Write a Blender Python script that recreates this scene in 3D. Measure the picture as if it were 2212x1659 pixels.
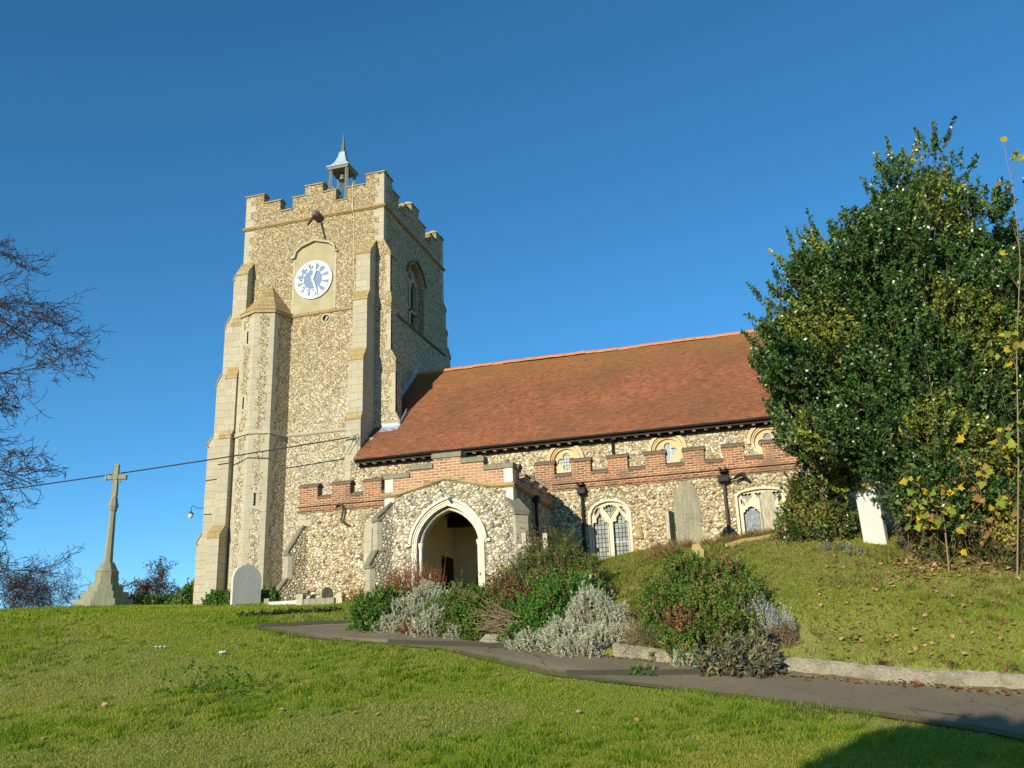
import bpy, bmesh, math, random
import numpy as np
from mathutils import Vector, Matrix
from mathutils.geometry import tessellate_polygon

SC = bpy.context.scene
for o in list(bpy.data.objects):
    bpy.data.objects.remove(o)
COL = SC.collection
rng = np.random.default_rng(7)
random.seed(7)

# ------------------------------------------------------------------ camera (world origin = eye; X east along the nave, Y north, Z up)
PITCH, ROLL, HEAD, FOC = 0.29977, -0.03592, -0.27958, 3255.66 / 3648
ch, sh, cp, sp, cr, sr = math.cos(HEAD), math.sin(HEAD), math.cos(PITCH), math.sin(PITCH), math.cos(ROLL), math.sin(ROLL)
FWD = np.array([sh * cp, ch * cp, sp]); _rt = np.array([ch, -sh, 0.0]); _up = np.cross(_rt, FWD)
RGT = cr * _rt + sr * _up; UPV = -sr * _rt + cr * _up
cam = bpy.data.cameras.new('camera'); camo = bpy.data.objects.new('camera', cam); COL.objects.link(camo)
cam.sensor_width = 36; cam.lens = FOC * 36; cam.clip_end = 2000; cam.clip_start = 0.1
camo.matrix_world = Matrix(((RGT[0], UPV[0], -FWD[0], 0), (RGT[1], UPV[1], -FWD[1], 0), (RGT[2], UPV[2], -FWD[2], 0), (0, 0, 0, 1)))
SC.camera = camo

# ------------------------------------------------------------------ sky, sun, exposure
SUN = np.array([0.275, 1.0, -0.29]); SUN /= np.linalg.norm(SUN)
W = bpy.data.worlds.new('World'); SC.world = W; W.use_nodes = True
wn = W.node_tree; bg = wn.nodes['Background']
sky = wn.nodes.new('ShaderNodeTexSky'); sky.sky_type = 'NISHITA'; sky.sun_disc = False
sky.sun_elevation = math.asin(-SUN[2]); sky.sun_rotation = math.atan2(-SUN[0], -SUN[1])
sky.air_density = 0.75; sky.dust_density = 0.0; sky.ozone_density = 5.0; sky.altitude = 0
hsv = wn.nodes.new('ShaderNodeHueSaturation'); hsv.inputs['Saturation'].default_value = 1.1; hsv.inputs['Hue'].default_value = 0.487
wn.links.new(sky.outputs[0], hsv.inputs['Color']); wn.links.new(hsv.outputs[0], bg.inputs[0]); bg.inputs[1].default_value = 0.15
sl = bpy.data.lights.new('sun', 'SUN'); sl.energy = 5.0; sl.angle = math.radians(0.5); sl.color = (1.0, 0.91, 0.74)
so = bpy.data.objects.new('sun', sl); COL.objects.link(so)
so.rotation_euler = Vector(SUN).to_track_quat('-Z', 'Y').to_euler(); so.location = (-20, -40, 30)
SC.view_settings.view_transform = 'Standard'; SC.view_settings.look = 'None'
SC.view_settings.exposure = 0.3; SC.view_settings.gamma = 1.0
SC.render.engine = 'CYCLES'
SC.cycles.max_bounces = 6; SC.cycles.transparent_max_bounces = 4

# ------------------------------------------------------------------ mesh helpers
class B:
    def __init__(s): s.v = []; s.f = []
    def add(s, vs, fs):
        o = len(s.v); s.v += [tuple(float(c) for c in p) for p in vs]; s.f += [tuple(i + o for i in f) for f in fs]; return s
    def box(s, x0, x1, y0, y1, z0, z1):
        return s.add([(x0, y0, z0), (x1, y0, z0), (x1, y1, z0), (x0, y1, z0), (x0, y0, z1), (x1, y0, z1), (x1, y1, z1), (x0, y1, z1)],
                     [(0, 3, 2, 1), (4, 5, 6, 7), (0, 1, 5, 4), (1, 2, 6, 5), (2, 3, 7, 6), (3, 0, 4, 7)])
    def prism(s, poly, fr, d0, d1):
        return s.plate(poly, [], fr, d0, d1)
    def plate(s, outer, holes, fr, d0, d1):
        loops = [list(outer)] + [list(h) for h in holes]
        flat = [p for l in loops for p in l]; n = len(flat)
        tris = tessellate_polygon([[Vector((p[0], p[1], 0)) for p in l] for l in loops])
        vs = [fr(p[0], p[1], d0) for p in flat] + [fr(p[0], p[1], d1) for p in flat]
        fs = [tuple(t) for t in tris] + [tuple(i + n for i in reversed(t)) for t in tris]
        k = 0
        for l in loops:
            m = len(l)
            for i in range(m):
                a, b = k + i, k + (i + 1) % m
                fs.append((a, b, b + n, a + n))
            k += m
        return s.add(vs, fs)
    def hexa(s, bot, top):   # two matching loops
        n = len(bot)
        return s.add(list(bot) + list(top), [tuple(reversed(range(n))), tuple(range(n, 2 * n))] + [(i, (i + 1) % n, (i + 1) % n + n, i + n) for i in range(n)])
    def tube(s, pts, rad, n=6, cap=True):
        pts = [np.array(p, float) for p in pts]; rad = rad if hasattr(rad, '__len__') else [rad] * len(pts)
        rings = []; u = None
        for i, p in enumerate(pts):
            t = pts[min(i + 1, len(pts) - 1)] - pts[max(i - 1, 0)]; t = t / (np.linalg.norm(t) + 1e-9)
            if u is None:
                u = np.cross(t, (0, 0, 1)) if abs(t[2]) < .9 else np.cross(t, (1, 0, 0))
            u = u - t * (u @ t); u /= np.linalg.norm(u) + 1e-9; w = np.cross(t, u)
            rings.append([p + rad[i] * (math.cos(a) * u + math.sin(a) * w) for a in [2 * math.pi * k / n for k in range(n)]])
        vs = [p for r in rings for p in r]; fs = []
        for i in range(len(rings) - 1):
            for k in range(n):
                a, b = i * n + k, i * n + (k + 1) % n
                fs.append((a, b, b + n, a + n))
        if cap:
            fs.append(tuple(reversed(range(n)))); fs.append(tuple(range(len(vs) - n, len(vs))))
        return s.add(vs, fs)
    def lathe(s, prof, c, n=12, rot=0.0):   # prof [(r,z)]
        vs = [(c[0] + r * math.cos(rot + 2 * math.pi * k / n), c[1] + r * math.sin(rot + 2 * math.pi * k / n), c[2] + z) for r, z in prof for k in range(n)]
        fs = []
        for i in range(len(prof) - 1):
            for k in range(n):
                a, b = i * n + k, i * n + (k + 1) % n
                fs.append((a, b, b + n, a + n))
        fs.append(tuple(reversed(range(n)))); fs.append(tuple(range(len(vs) - n, len(vs))))
        return s.add(vs, fs)
    def loft(s, loops):
        n = len(loops[0]); vs = [p for l in loops for p in l]; fs = []
        for i in range(len(loops) - 1):
            for k in range(n):
                a, b = i * n + k, i * n + (k + 1) % n
                fs.append((a, b, b + n, a + n))
        fs.append(tuple(reversed(range(n)))); fs.append(tuple(range(len(vs) - n, len(vs))))
        return s.add(vs, fs)

def fS(Y): return lambda u, v, d: (u, Y + d, v)          # south facade: u = X, v = Z, depth goes north
def fE(X): return lambda u, v, d: (X - d, u, v)          # east facade: u = Y, v = Z, depth goes west
def fP(c, a):                                            # upright plane at c facing a degrees east of south
    ca, sa = math.cos(a), math.sin(a)
    return lambda u, v, d: (c[0] + u * ca - d * sa, c[1] + u * sa + d * ca, c[2] + v)

ROOT = {}
def origin(o):
    while o is not None:
        if o.name in ROOT: return ROOT[o.name]
        o = o.parent
    return np.zeros(3)

def empty(name, loc, label=None, cat=None, group=None):
    o = bpy.data.objects.new(name, None); COL.objects.link(o); o.location = [float(c) for c in loc]
    o.empty_display_size = 0.3; ROOT[o.name] = np.array(loc, float)
    tag(o, label, cat, group); return o
def tag(o, label=None, cat=None, group=None, kind=None):
    if label: o['label'] = label
    if cat: o['category'] = cat
    if group: o['group'] = group
    if kind: o['kind'] = kind
    return o
def link(name, me, mat, parent):
    for m in (mat if isinstance(mat, (list, tuple)) else [mat]): me.materials.append(m)
    o = bpy.data.objects.new(name, me); COL.objects.link(o)
    if parent is not None: o.parent = parent
    return o
def obj(name, b, mat, parent=None, smooth=False, bevel=0.0, at=None):
    off = origin(parent) if parent is not None else (np.array(at, float) if at is not None else np.zeros(3))
    me = bpy.data.meshes.new(name)
    me.from_pydata([(v[0] - off[0], v[1] - off[1], v[2] - off[2]) for v in b.v], [], b.f)
    bm = bmesh.new(); bm.from_mesh(me); bmesh.ops.recalc_face_normals(bm, faces=bm.faces)
    if bevel:
        bmesh.ops.remove_doubles(bm, verts=bm.verts, dist=1e-5)
        es = [e for e in bm.edges if len(e.link_faces) == 2 and e.calc_face_angle(0) > 0.5]
        try: bmesh.ops.bevel(bm, geom=es, offset=bevel, segments=2, affect='EDGES', profile=0.5, clamp_overlap=True)
        except Exception: pass
    bm.to_mesh(me); bm.free()
    if smooth:
        me.polygons.foreach_set('use_smooth', [True] * len(me.polygons))
    o = link(name, me, mat, parent)
    if parent is None and at is not None:
        o.location = off; ROOT[o.name] = off
    return o
def fastmesh(name, V, F, mat, parent=None, col=None, at=None, mi=None, smooth=False):
    """V (n,3); F (m,3|4); col (n,3) per-vertex colour"""
    off = origin(parent) if parent is not None else (np.array(at, float) if at is not None else np.zeros(3))
    V = np.asarray(V, np.float32) - off.astype(np.float32); F = np.asarray(F, np.int32)
    me = bpy.data.meshes.new(name); k = F.shape[1]
    me.vertices.add(len(V)); me.vertices.foreach_set('co', V.ravel())
    me.loops.add(F.size); me.loops.foreach_set('vertex_index', F.ravel())
    me.polygons.add(len(F)); me.polygons.foreach_set('loop_start', np.arange(0, F.size, k, dtype=np.int32))
    me.update(calc_edges=True)
    if mi is not None: me.polygons.foreach_set('material_index', np.asarray(mi, np.int32))
    if smooth: me.polygons.foreach_set('use_smooth', np.ones(len(F), bool))
    if col is not None:
        a = me.color_attributes.new('Col', 'FLOAT_COLOR', 'POINT')
        c = np.ones((len(V), 4), np.float32); c[:, :3] = col; a.data.foreach_set('color', c.ravel())
    o = link(name, me, mat, parent)
    if parent is None and at is not None:
        o.location = off; ROOT[o.name] = off
    return o

# ------------------------------------------------------------------ terrain
def w2c(x, y): return ch * x - sh * y, sh * x + ch * y       # -> s (lateral), D (depth)
def c2w(s, D): return ch * s + sh * D, -sh * s + ch * D
_bd = np.array([-60, 0, 8, 12, 14, 16, 18, 20, 22, 24, 26, 28, 30, 33, 40, 60, 90, 150, 400], float)
_bz = np.array([-2.2, -1.6, -1.5, -1.2, -.84, -.38, .15, .72, 1.22, 1.60, 1.86, 2.0, 2.13, 2.36, 2.66, 1.6, -1.5, -5, -12], float)
_hu = np.array([-1, 0, .2, 2, 3.5, 5.4, 7.5, 9, 12, 20, 60], float)
_hz = np.array([0, 0, .2, .78, 1.1, 1.42, 1.30, 1.12, .8, .5, .0], float)
def smooth01(t): t = np.clip(t, 0, 1); return t * t * (3 - 2 * t)
def bed_line(s): return 17.6 - .52 * (s - 2)
def hash_noise(x, y):
    return (np.sin(x * 1.3 + 2.1 * np.sin(y * .7)) * np.sin(y * 1.7 + 1.3 * np.sin(x * .9 + 1)) + .5 * np.sin(3.1 * x + y) * np.sin(2.7 * y - x))
def hgt(x, y, rough=1.0):
    x = np.asarray(x, float); y = np.asarray(y, float)
    s, D = w2c(x, y)
    z = 0
    for k in (-1.2, -.4, .4, 1.2): z = z + np.interp(D + k, _bd, _bz) / 4
    u = .887 * (D - bed_line(s))
    f = .12 * smooth01((s + 4) / 3) + .80 * smooth01((s + 1.5) / 6) + .22 * smooth01((s - 4) / 3)
    z = z + f * np.interp(u, _hu, _hz)
    z = z + .16 * smooth01((-s - 8) / 7) * smooth01((D - 22) / 12) * smooth01((70 - D) / 25)
    near = np.clip((45 - np.abs(D)) / 20, 0, 1)
    return z + rough * near * (.025 * hash_noise(x * .9, y * .9) + .012 * hash_noise(x * 3.1 + 5, y * 3.1))
def ray_d(px, py):   # px, py in a 2212 x 1659 picture
    a = (px - 1106) / 2212 / FOC; b = (py - 829.5) / 2212 / FOC
    return FWD + RGT * a - UPV * b
def hit(px, py):
    d = ray_d(px, py); t = np.arange(6, 60, .02)
    P = d[None] * t[:, None]; below = P[:, 2] < hgt(P[:, 0], P[:, 1])
    i = np.argmax(below)
    return P[i] if below.any() else P[-1]
def stand(px, D):    # point of the ground in column px at depth D
    s = (px - 1106) / 2212 / FOC * D; z = 0
    for _ in range(4):
        x, y = c2w(s, D); z = float(hgt(x, y)); p = np.array([x, y, z])
        q = (p @ RGT) / (p @ FWD) * FOC * 2212 + 1106
        s += (px - q) / 2212 / FOC * D
    x, y = c2w(s, D); return np.array([x, y, float(hgt(x, y))])
def at_depth(px, py, D):
    d = ray_d(px, py); return d * (D / (sh * d[0] + ch * d[1]))
def onY(px, py, Y): d = ray_d(px, py); return d * (Y / d[1])
# ------------------------------------------------------------------ materials
class MT:
    def __init__(s, name, rough=.8, spec=.3):
        s.m = bpy.data.materials.new(name); s.m.use_nodes = True; s.t = s.m.node_tree
        s.b = s.t.nodes['Principled BSDF']; s.b.inputs['Roughness'].default_value = rough
        s.b.inputs['Specular IOR Level'].default_value = spec; s.out = s.t.nodes['Material Output']
    def n(s, typ, ins=None, **kw):
        nd = s.t.nodes.new('ShaderNode' + typ)
        for k, v in kw.items(): setattr(nd, k, v)
        for k, v in (ins or {}).items(): s.set(nd, k, v)
        return nd
    def set(s, nd, k, v):
        i = nd.inputs[k]
        if isinstance(v, bpy.types.NodeSocket): s.t.links.new(v, i)
        else:
            if hasattr(i.default_value, '__len__') and not hasattr(v, '__len__'): v = (v,) * len(i.default_value)
            if hasattr(v, '__len__') and len(v) == 3 and len(i.default_value) == 4: v = (*v, 1)
            i.default_value = v
    def coord(s): 
        if not hasattr(s, '_c'): s._c = s.n('TexCoord').outputs['Object']
        return s._c
    def mapped(s, scale, src=None, rot=(0, 0, 0)):
        return s.n('Mapping', {'Vector': src or s.coord(), 'Scale': scale, 'Rotation': rot}).outputs[0]
    def noise(s, scale, detail=4, vec=None, rough=.55, dist=0):
        return s.n('TexNoise', {'Vector': vec or s.coord(), 'Scale': scale, 'Detail': detail, 'Roughness': rough, 'Distortion': dist}).outputs['Fac']
    def math(s, op, a, b=None, c=None, clamp=False):
        nd = s.n('Math', {0: a}, operation=op, use_clamp=clamp)
        if b is not None: s.set(nd, 1, b)
        if c is not None: s.set(nd, 2, c)
        return nd.outputs[0]
    def ramp(s, fac, stops, interp='LINEAR'):
        nd = s.n('ValToRGB', {'Fac': fac}); cr_ = nd.color_ramp; cr_.interpolation = interp
        while len(cr_.elements) < len(stops): cr_.elements.new(.5)
        for e, (p, c) in zip(cr_.elements, stops): e.position = p; e.color = (*c, 1) if hasattr(c, '__len__') else (c, c, c, 1)
        return nd.outputs[0]
    def mix(s, fac, a, b, mode='MIX'):
        nd = s.n('Mix', data_type='RGBA', blend_type=mode)
        for i, v in ((0, fac), (6, a), (7, b)):
            if isinstance(v, bpy.types.NodeSocket): s.t.links.new(v, nd.inputs[i])
            else: nd.inputs[i].default_value = v if i == 0 else (*v, 1) if hasattr(v, '__len__') else (v, v, v, 1)
        return nd.outputs[2]
    def rng(s, v, a, b, c=0, d=1): return s.n('MapRange', {0: v, 1: a, 2: b, 3: c, 4: d}).outputs[0]
    def sep(s, v): return s.n('SeparateXYZ', {0: v}).outputs
    def xyz(s, x, y, z): return s.n('CombineXYZ', {0: x, 1: y, 2: z}).outputs[0]
    def bump(s, h, dist, strength=1.0, prev=None):
        nd = s.n('Bump', {'Height': h, 'Distance': dist, 'Strength': strength})
        if prev is not None: s.t.links.new(prev, nd.inputs['Normal'])
        return nd.outputs[0]
    def fin(s, col=None, nor=None, rough=None):
        if col is not None: s.set(s.b, 'Base Color', col)
        if nor is not None: s.t.links.new(nor, s.b.inputs['Normal'])
        if rough is not None: s.set(s.b, 'Roughness', rough)
        return s.m

def plain(name, col, rough=.6, spec=.3, var=.15, scale=6, metal=0, bump=0):
    m = MT(name, rough, spec); f = m.noise(scale, 5)
    c = m.mix(f, tuple(k * (1 - var) for k in col), tuple(min(1, k * (1 + var)) for k in col))
    m.b.inputs['Metallic'].default_value = metal
    return m.fin(c, m.bump(m.noise(scale * 6, 4), .01, bump) if bump else None)

def flint(name, scale, pal, mortar, bare=.2, relief=.03, stain=None, brick=0.0, gap=(.03, .13)):
    m = MT(name, .85, .25); c = m.coord()
    wob = m.n('TexNoise', {'Vector': c, 'Scale': 5.0, 'Detail': 2}).outputs['Color']
    v = m.n('VectorMath', {0: c, 1: m.n('VectorMath', {0: wob, 1: (.11, .11, .11)}, operation='MULTIPLY').outputs[0]}, operation='ADD').outputs[0]
    v = m.mapped((scale, scale, scale * 1.35), v)
    vo = m.n('TexVoronoi', {'Vector': v, 'Scale': 1.0, 'Randomness': .95}, feature='F1')
    ed = m.n('TexVoronoi', {'Vector': v, 'Scale': 1.0, 'Randomness': .95}, feature='DISTANCE_TO_EDGE').outputs['Distance']
    r, g, b_ = m.sep(vo.outputs['Color'])
    stone = m.ramp(r, pal, 'CONSTANT')
    stone = m.mix(.55, stone, m.mix(m.noise(scale * 4, 3), .25, 1.0), 'MULTIPLY')
    stone = m.mix(1.0, stone, 1.32, 'MULTIPLY')
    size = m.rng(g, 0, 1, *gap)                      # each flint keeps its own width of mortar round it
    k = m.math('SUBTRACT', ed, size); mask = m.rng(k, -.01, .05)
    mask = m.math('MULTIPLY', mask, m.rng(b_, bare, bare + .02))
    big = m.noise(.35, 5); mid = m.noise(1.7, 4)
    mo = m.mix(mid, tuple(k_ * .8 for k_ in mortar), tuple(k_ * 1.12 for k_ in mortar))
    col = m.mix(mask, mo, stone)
    if brick:
        bm_ = m.math('MULTIPLY', m.rng(m.noise(.9, 3), .58, .66), m.rng(g, 1 - brick, 1 - brick + .02))
        col = m.mix(m.math('MULTIPLY', bm_, mask), col, (.42, .17, .075))
    if stain is not None: col = stain(m, col, big, mid)
    dome = m.math('MULTIPLY', m.rng(k, -.02, .22), mask)
    hgt_ = m.math('ADD', dome, m.math('MULTIPLY', m.noise(scale * 5, 3), .18))
    return m.fin(col, m.bump(hgt_, relief, 1.0))

def stain_tower(m, col, big, mid):
    x, y, z = m.sep(m.coord())
    up = m.rng(z, 1.5, 15.5)
    up = m.math('ADD', up, m.math('MULTIPLY', m.math('SUBTRACT', big, .5), .9), clamp=True)
    warm = m.mix(1.0, col, (.80, .72, .54), 'MULTIPLY')
    col = m.mix(up, col, warm)
    col = m.mix(m.rng(mid, .5, .7, 0, .3), col, (.50, .38, .20))
    patch = m.math('MULTIPLY', m.rng(m.noise(.55, 5), .52, .62), m.math('MULTIPLY', m.rng(z, 7.5, 8.4), m.rng(z, 10.6, 9.4)))   # the pale re-pointed patch half way up
    return m.mix(m.math('MULTIPLY', patch, .55), col, (.74, .69, .56))
def stain_aisle(m, col, big, mid):
    return m.mix(m.rng(big, .45, .7, 0, .3), col, (.5, .36, .19))
def stain_porch(m, col, big, mid):
    return m.mix(m.rng(big, .5, .75, 0, .2), col, (.40, .36, .26))

PAL_T = [(0, (.52, .46, .34)), (.14, (.38, .28, .15)), (.28, (.66, .60, .48)), (.42, (.26, .19, .11)), (.54, (.48, .39, .24)), (.66, (.80, .75, .62)), (.82, (.14, .115, .09)), (.90, (.33, .27, .19))]
PAL_A = [(0, (.60, .51, .32)), (.16, (.50, .39, .21)), (.32, (.70, .62, .44)), (.48, (.56, .45, .27)), (.62, (.78, .72, .57)), (.78, (.36, .26, .14)), (.86, (.66, .56, .37)), (.95, (.17, .14, .11))]
PAL_P = [(0, (.62, .56, .42)), (.16, (.48, .41, .27)), (.32, (.72, .67, .53)), (.48, (.52, .44, .28)), (.62, (.80, .75, .63)), (.80, (.36, .30, .20)), (.88, (.62, .55, .42)), (.96, (.16, .14, .12))]
M_TOWER = flint('tower flint rubble', 14.0, PAL_T, (.61, .54, .39), .10, .05, stain_tower, .5, (.03, .12))
M_AISLE = flint('aisle flint cobbles', 8.5, PAL_A, (.33, .255, .145), .02, .07, stain_aisle, .15, (.015, .055))  # dark mortar here and below paints in the crevice shade between flints
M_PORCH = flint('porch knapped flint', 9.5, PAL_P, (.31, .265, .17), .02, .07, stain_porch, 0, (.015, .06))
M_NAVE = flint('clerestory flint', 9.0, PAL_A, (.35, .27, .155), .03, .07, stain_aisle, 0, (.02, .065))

def bricky(name, c1, c2, mortar, w, h, ms, bump=.01, rough=.85, var=None, sq=0):
    m = MT(name, rough, .25); x, y, z = m.sep(m.coord())
    wob = m.math('MULTIPLY', m.math('SUBTRACT', m.noise(2.2, 2), .5), .03)
    v = m.xyz(m.math('ADD', m.math('ADD', x, y), wob), m.math('ADD', z, wob), 0.0)
    bt = m.n('TexBrick', {'Vector': v, 'Color1': c1, 'Color2': c2, 'Mortar': mortar, 'Scale': 1.0, 'Mortar Size': ms, 'Mortar Smooth': .25, 'Bias': 0.0, 'Brick Width': w, 'Row Height': h})
    bt.squash = 1.0
    col = bt.outputs['Color']
    n2 = m.noise(14, 5); n1 = m.noise(1.1, 5)
    col = m.mix(.7, col, m.mix(n2, .55, 1.35), 'MULTIPLY')
    if var is not None: col = var(m, col, n1, n2)
    hh = m.math('ADD', m.math('MULTIPLY', bt.outputs['Fac'], -1.0), m.math('MULTIPLY', n2, .5))
    return m.fin(col, m.bump(hh, bump))
def v_brick(m, col, n1, n2):
    col = m.mix(m.rng(n1, .50, .66, 0, .65), col, (.15, .10, .07))
    return m.mix(m.rng(n1, .30, .42, .45, 0), col, (.46, .17, .065))
def v_brickpale(m, col, n1, n2): return m.mix(m.rng(n1, .45, .65, 0, .55), col, (.50, .33, .19))
def v_stone(m, col, n1, n2):
    col = m.mix(m.rng(n1, .5, .72, 0, .5), col, (.42, .35, .20))
    return m.mix(m.rng(n2, .62, .75, 0, .35), col, (.70, .66, .55))
def v_golden(m, col, n1, n2): return m.mix(m.rng(n1, .4, .7, 0, .6), col, (.36, .23, .075))
M_BRICK = bricky('old red brick', (.40, .15, .062), (.13, .07, .045), (.60, .45, .27), .24, .072, .011, .015, var=v_brick)
M_BRICKP = bricky('pale porch brick', (.50, .20, .095), (.26, .13, .075), (.62, .50, .34), .25, .078, .012, .012, var=v_brickpale)
M_ASHLAR = bricky('weathered limestone blocks', (.43, .385, .275), (.38, .335, .235), (.29, .25, .17), .62, .31, .005, .006, var=v_stone)
M_QUOIN = bricky('pale limestone dressing', (.45, .40, .285), (.41, .36, .255), (.35, .305, .21), .9, .34, .004, .004, var=v_stone)
M_CAP = bricky('lichened capping stone', (.42, .32, .16), (.34, .25, .11), (.17, .13, .07), .5, .26, .008, .008, var=v_golden)
M_TRACERY = bricky('cream window stone', (.66, .59, .43), (.62, .54, .38), (.58, .50, .35), 1.4, .5, .002, .004, var=lambda m, c, a, b: m.mix(m.rng(a, .5, .75, 0, .4), c, (.46, .36, .20)))
M_WARMST = bricky('warm clerestory stone', (.60, .44, .22), (.54, .40, .20), (.50, .36, .17), .9, .5, .002, .004, var=lambda m, c, a, b: m.mix(m.rng(a, .45, .7, 0, .6), c, (.68, .58, .38)))
M_ARCHST = bricky('porch arch stone', (.74, .68, .54), (.70, .64, .49), (.52, .46, .34), .8, .42, .004, .004, var=lambda m, c, a, b: m.mix(m.rng(a, .55, .75, 0, .4), c, (.48, .42, .28)))
M_GREYCAP = plain('grey lichened coping', (.22, .20, .135), .9, .2, .5, 9, bump=.6)
M_DKCAP = plain('dark weathered brick coping', (.17, .125, .08), .9, .2, .5, 8, bump=.6)
M_PLASTER = plain('porch limewash', (.80, .68, .46), .9, .1, .12, 1.5, bump=.15)
M_PANEL = plain('clock panel render', (.37, .325, .19), .9, .1, .35, 1.6, bump=.15)
M_BLACK = plain('black painted iron', (.012, .011, .010), .6, .25, .3, 20)
M_RUST = plain('rusty brown pipe', (.075, .05, .045), .7, .3, .3, 12)
M_LEAD = plain('grey sheet lead', (.42, .45, .50), .45, .4, .2, 5, bump=.1)
M_WHITELEAD = plain('pale leaded cap', (.34, .40, .45), .5, .4, .12, 4, bump=.1)
M_COPPER = plain('green copper', (.075, .14, .075), .6, .3, .3, 8)
M_TIMBER = plain('silvered oak', (.21, .21, .155), .85, .2, .3, 9, bump=.3)
M_DKWOOD = plain('dark oak', (.035, .022, .012), .7, .2, .3, 9)
M_BELL = plain('dull bronze', (.20, .20, .14), .45, .5, .2, 6, metal=.4)
M_DIALW = plain('white enamel', (.62, .62, .60), .4, .4, .03, 4)
M_DIALB = plain('clock blue', (.09, .155, .29), .5, .4, .08, 4)
def conc_mat():
    m = MT('rough lichened concrete', .95, .1); n1 = m.noise(3, 6, rough=.7); n2 = m.noise(22, 5); n3 = m.noise(70, 2)
    c = m.mix(n2, (.20, .17, .115), (.44, .395, .29)); c = m.mix(m.rng(n1, .48, .62, 0, .7), c, (.17, .15, .085)); c = m.mix(m.rng(n3, .62, .7, 0, .8), c, (.09, .08, .055))
    return m.fin(c, m.bump(m.math('ADD', n2, m.math('MULTIPLY', n1, 1.5)), .05, 1.0))
M_CONC = conc_mat()
M_STEP = plain('dark worn step concrete', (.05, .046, .032), .9, .2, .3, 9, bump=.5)
M_ROPE = plain('pale cable cover', (.62, .54, .36), .8, .2, .1, 8)
M_DARKIN = plain('dark interior', (.012, .011, .010), .9, .1, .1, 4)
M_GLOBE = plain('frosted lamp glass', (.62, .66, .58), .15, .6, .05, 6)
M_RED = plain('red wreath', (.55, .03, .03), .7, .3, .2, 30)

def leaded(name, c1, c2, lead, w, h, rough=.18, blot=.5):
    m = MT(name, rough, .5 if rough < .3 else .25); x, y, z = m.sep(m.coord())
    bt = m.n('TexBrick', {'Vector': m.xyz(m.math('ADD', x, y), z, 0.0), 'Color1': c1, 'Color2': c2, 'Mortar': lead, 'Scale': 1.0, 'Mortar Size': .011, 'Mortar Smooth': .1, 'Brick Width': w, 'Row Height': h}, offset=0.0)
    vc = m.n('TexWhiteNoise', {'Vector': m.n('VectorMath', {0: m.xyz(m.math('ADD', x, y), z, 0.0), 1: (w, h, 1)}, operation='SNAP').outputs[0]}).outputs['Color']
    col = m.mix(blot, bt.outputs['Color'], m.mix(.35, (1, 1, 1), vc), 'MULTIPLY')
    return m.fin(col, m.bump(m.noise(7, 2), .02, .35), m.mix(m.noise(30, 2), rough, rough + .25))
M_GLASSW = leaded('pale leaded glass', (.36, .37, .30), (.23, .25, .24), (.02, .02, .02), .105, .135, .55)
M_GLASSC = leaded('bright leaded glass', (.48, .48, .44), (.38, .39, .37), (.05, .05, .05), .10, .12, .4)
M_GLASSB = leaded('blue grey glass', (.13, .15, .19), (.10, .12, .15), (.05, .05, .06), .5, .42, .25)

def roof_mat():
    m = MT('red clay tiles', .85, .2)
    a = m.n('Attribute', attribute_name='Col').outputs['Color']
    n1 = m.noise(.28, 6, rough=.65); n2 = m.noise(9, 4)
    v = m.mapped((.12, 1.0, 1.0)); st = m.noise(1.0, 5, v)
    x, y, z = m.sep(m.coord())
    c = m.mix(.3, a, m.mix(n2, .6, 1.35), 'MULTIPLY')
    d2 = m.math('ADD', m.math('POWER', m.math('MULTIPLY', m.math('ADD', x, 2.6 - 14.0 + 14.0), .24), 2.0), m.math('POWER', m.math('MULTIPLY', m.math('ADD', z, -7.1), .62), 2.0))   # the old sooty moss stain right of the middle
    dirt = m.math('MAXIMUM', m.math('MULTIPLY', m.rng(n1, .42, .60), .6), m.math('MULTIPLY', m.rng(d2, 1.3, .1), m.rng(n1, .30, .55)))
    c = m.mix(m.math('MULTIPLY', dirt, .75), c, (.10, .06, .03))
    c = m.mix(m.rng(m.math('ADD', z, m.math('MULTIPLY', st, .7)), 9.0, 10.6, 0, .5), c, (.20, .115, .035))
    return m.fin(c, m.bump(n2, .01, .5))
M_ROOF = roof_mat()
M_RIDGE = plain('orange ridge tile', (.52, .20, .09), .85, .2, .3, 3, bump=.3)

def leaf_mat(name, rough=.5, spec=.4, trans=.25):
    m = MT(name, rough, spec)
    a = m.n('Attribute', attribute_name='Col').outputs['Color']
    m.fin(a)
    if trans:
        tr = m.n('BsdfTranslucent', {'Color': m.mix(1.0, a, (1.1, 1.25, .5), 'MULTIPLY')})
        mx = m.n('MixShader', {0: trans, 1: m.b.outputs[0], 2: tr.outputs[0]})
        m.t.links.new(mx.outputs[0], m.out.inputs[0])
    return m.m
M_LEAF = leaf_mat('leaf', .65, .15, .3)
M_GLOSS = leaf_mat('glossy holly leaf', .33, .5, .15)
M_GRASS = leaf_mat('grass blade', .7, .15, .55)
M_DULL = leaf_mat('felted leaf', .9, .1, .12)
M_TWIG = plain('grey brown twig', (.13, .095, .06), .9, .1, .3, 10)
M_TWIGPALE = plain('bleached dead twig', (.24, .17, .10), .9, .1, .3, 10)
M_TWIGRED = plain('reddish twig', (.20, .075, .04), .9, .1, .3, 10)
M_BARK = plain('dark winter bark', (.075, .06, .055), .9, .1, .4, 8, bump=.5)
M_BARKP = plain('purplish winter twigs', (.065, .05, .05), .9, .1, .3, 8)

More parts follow.
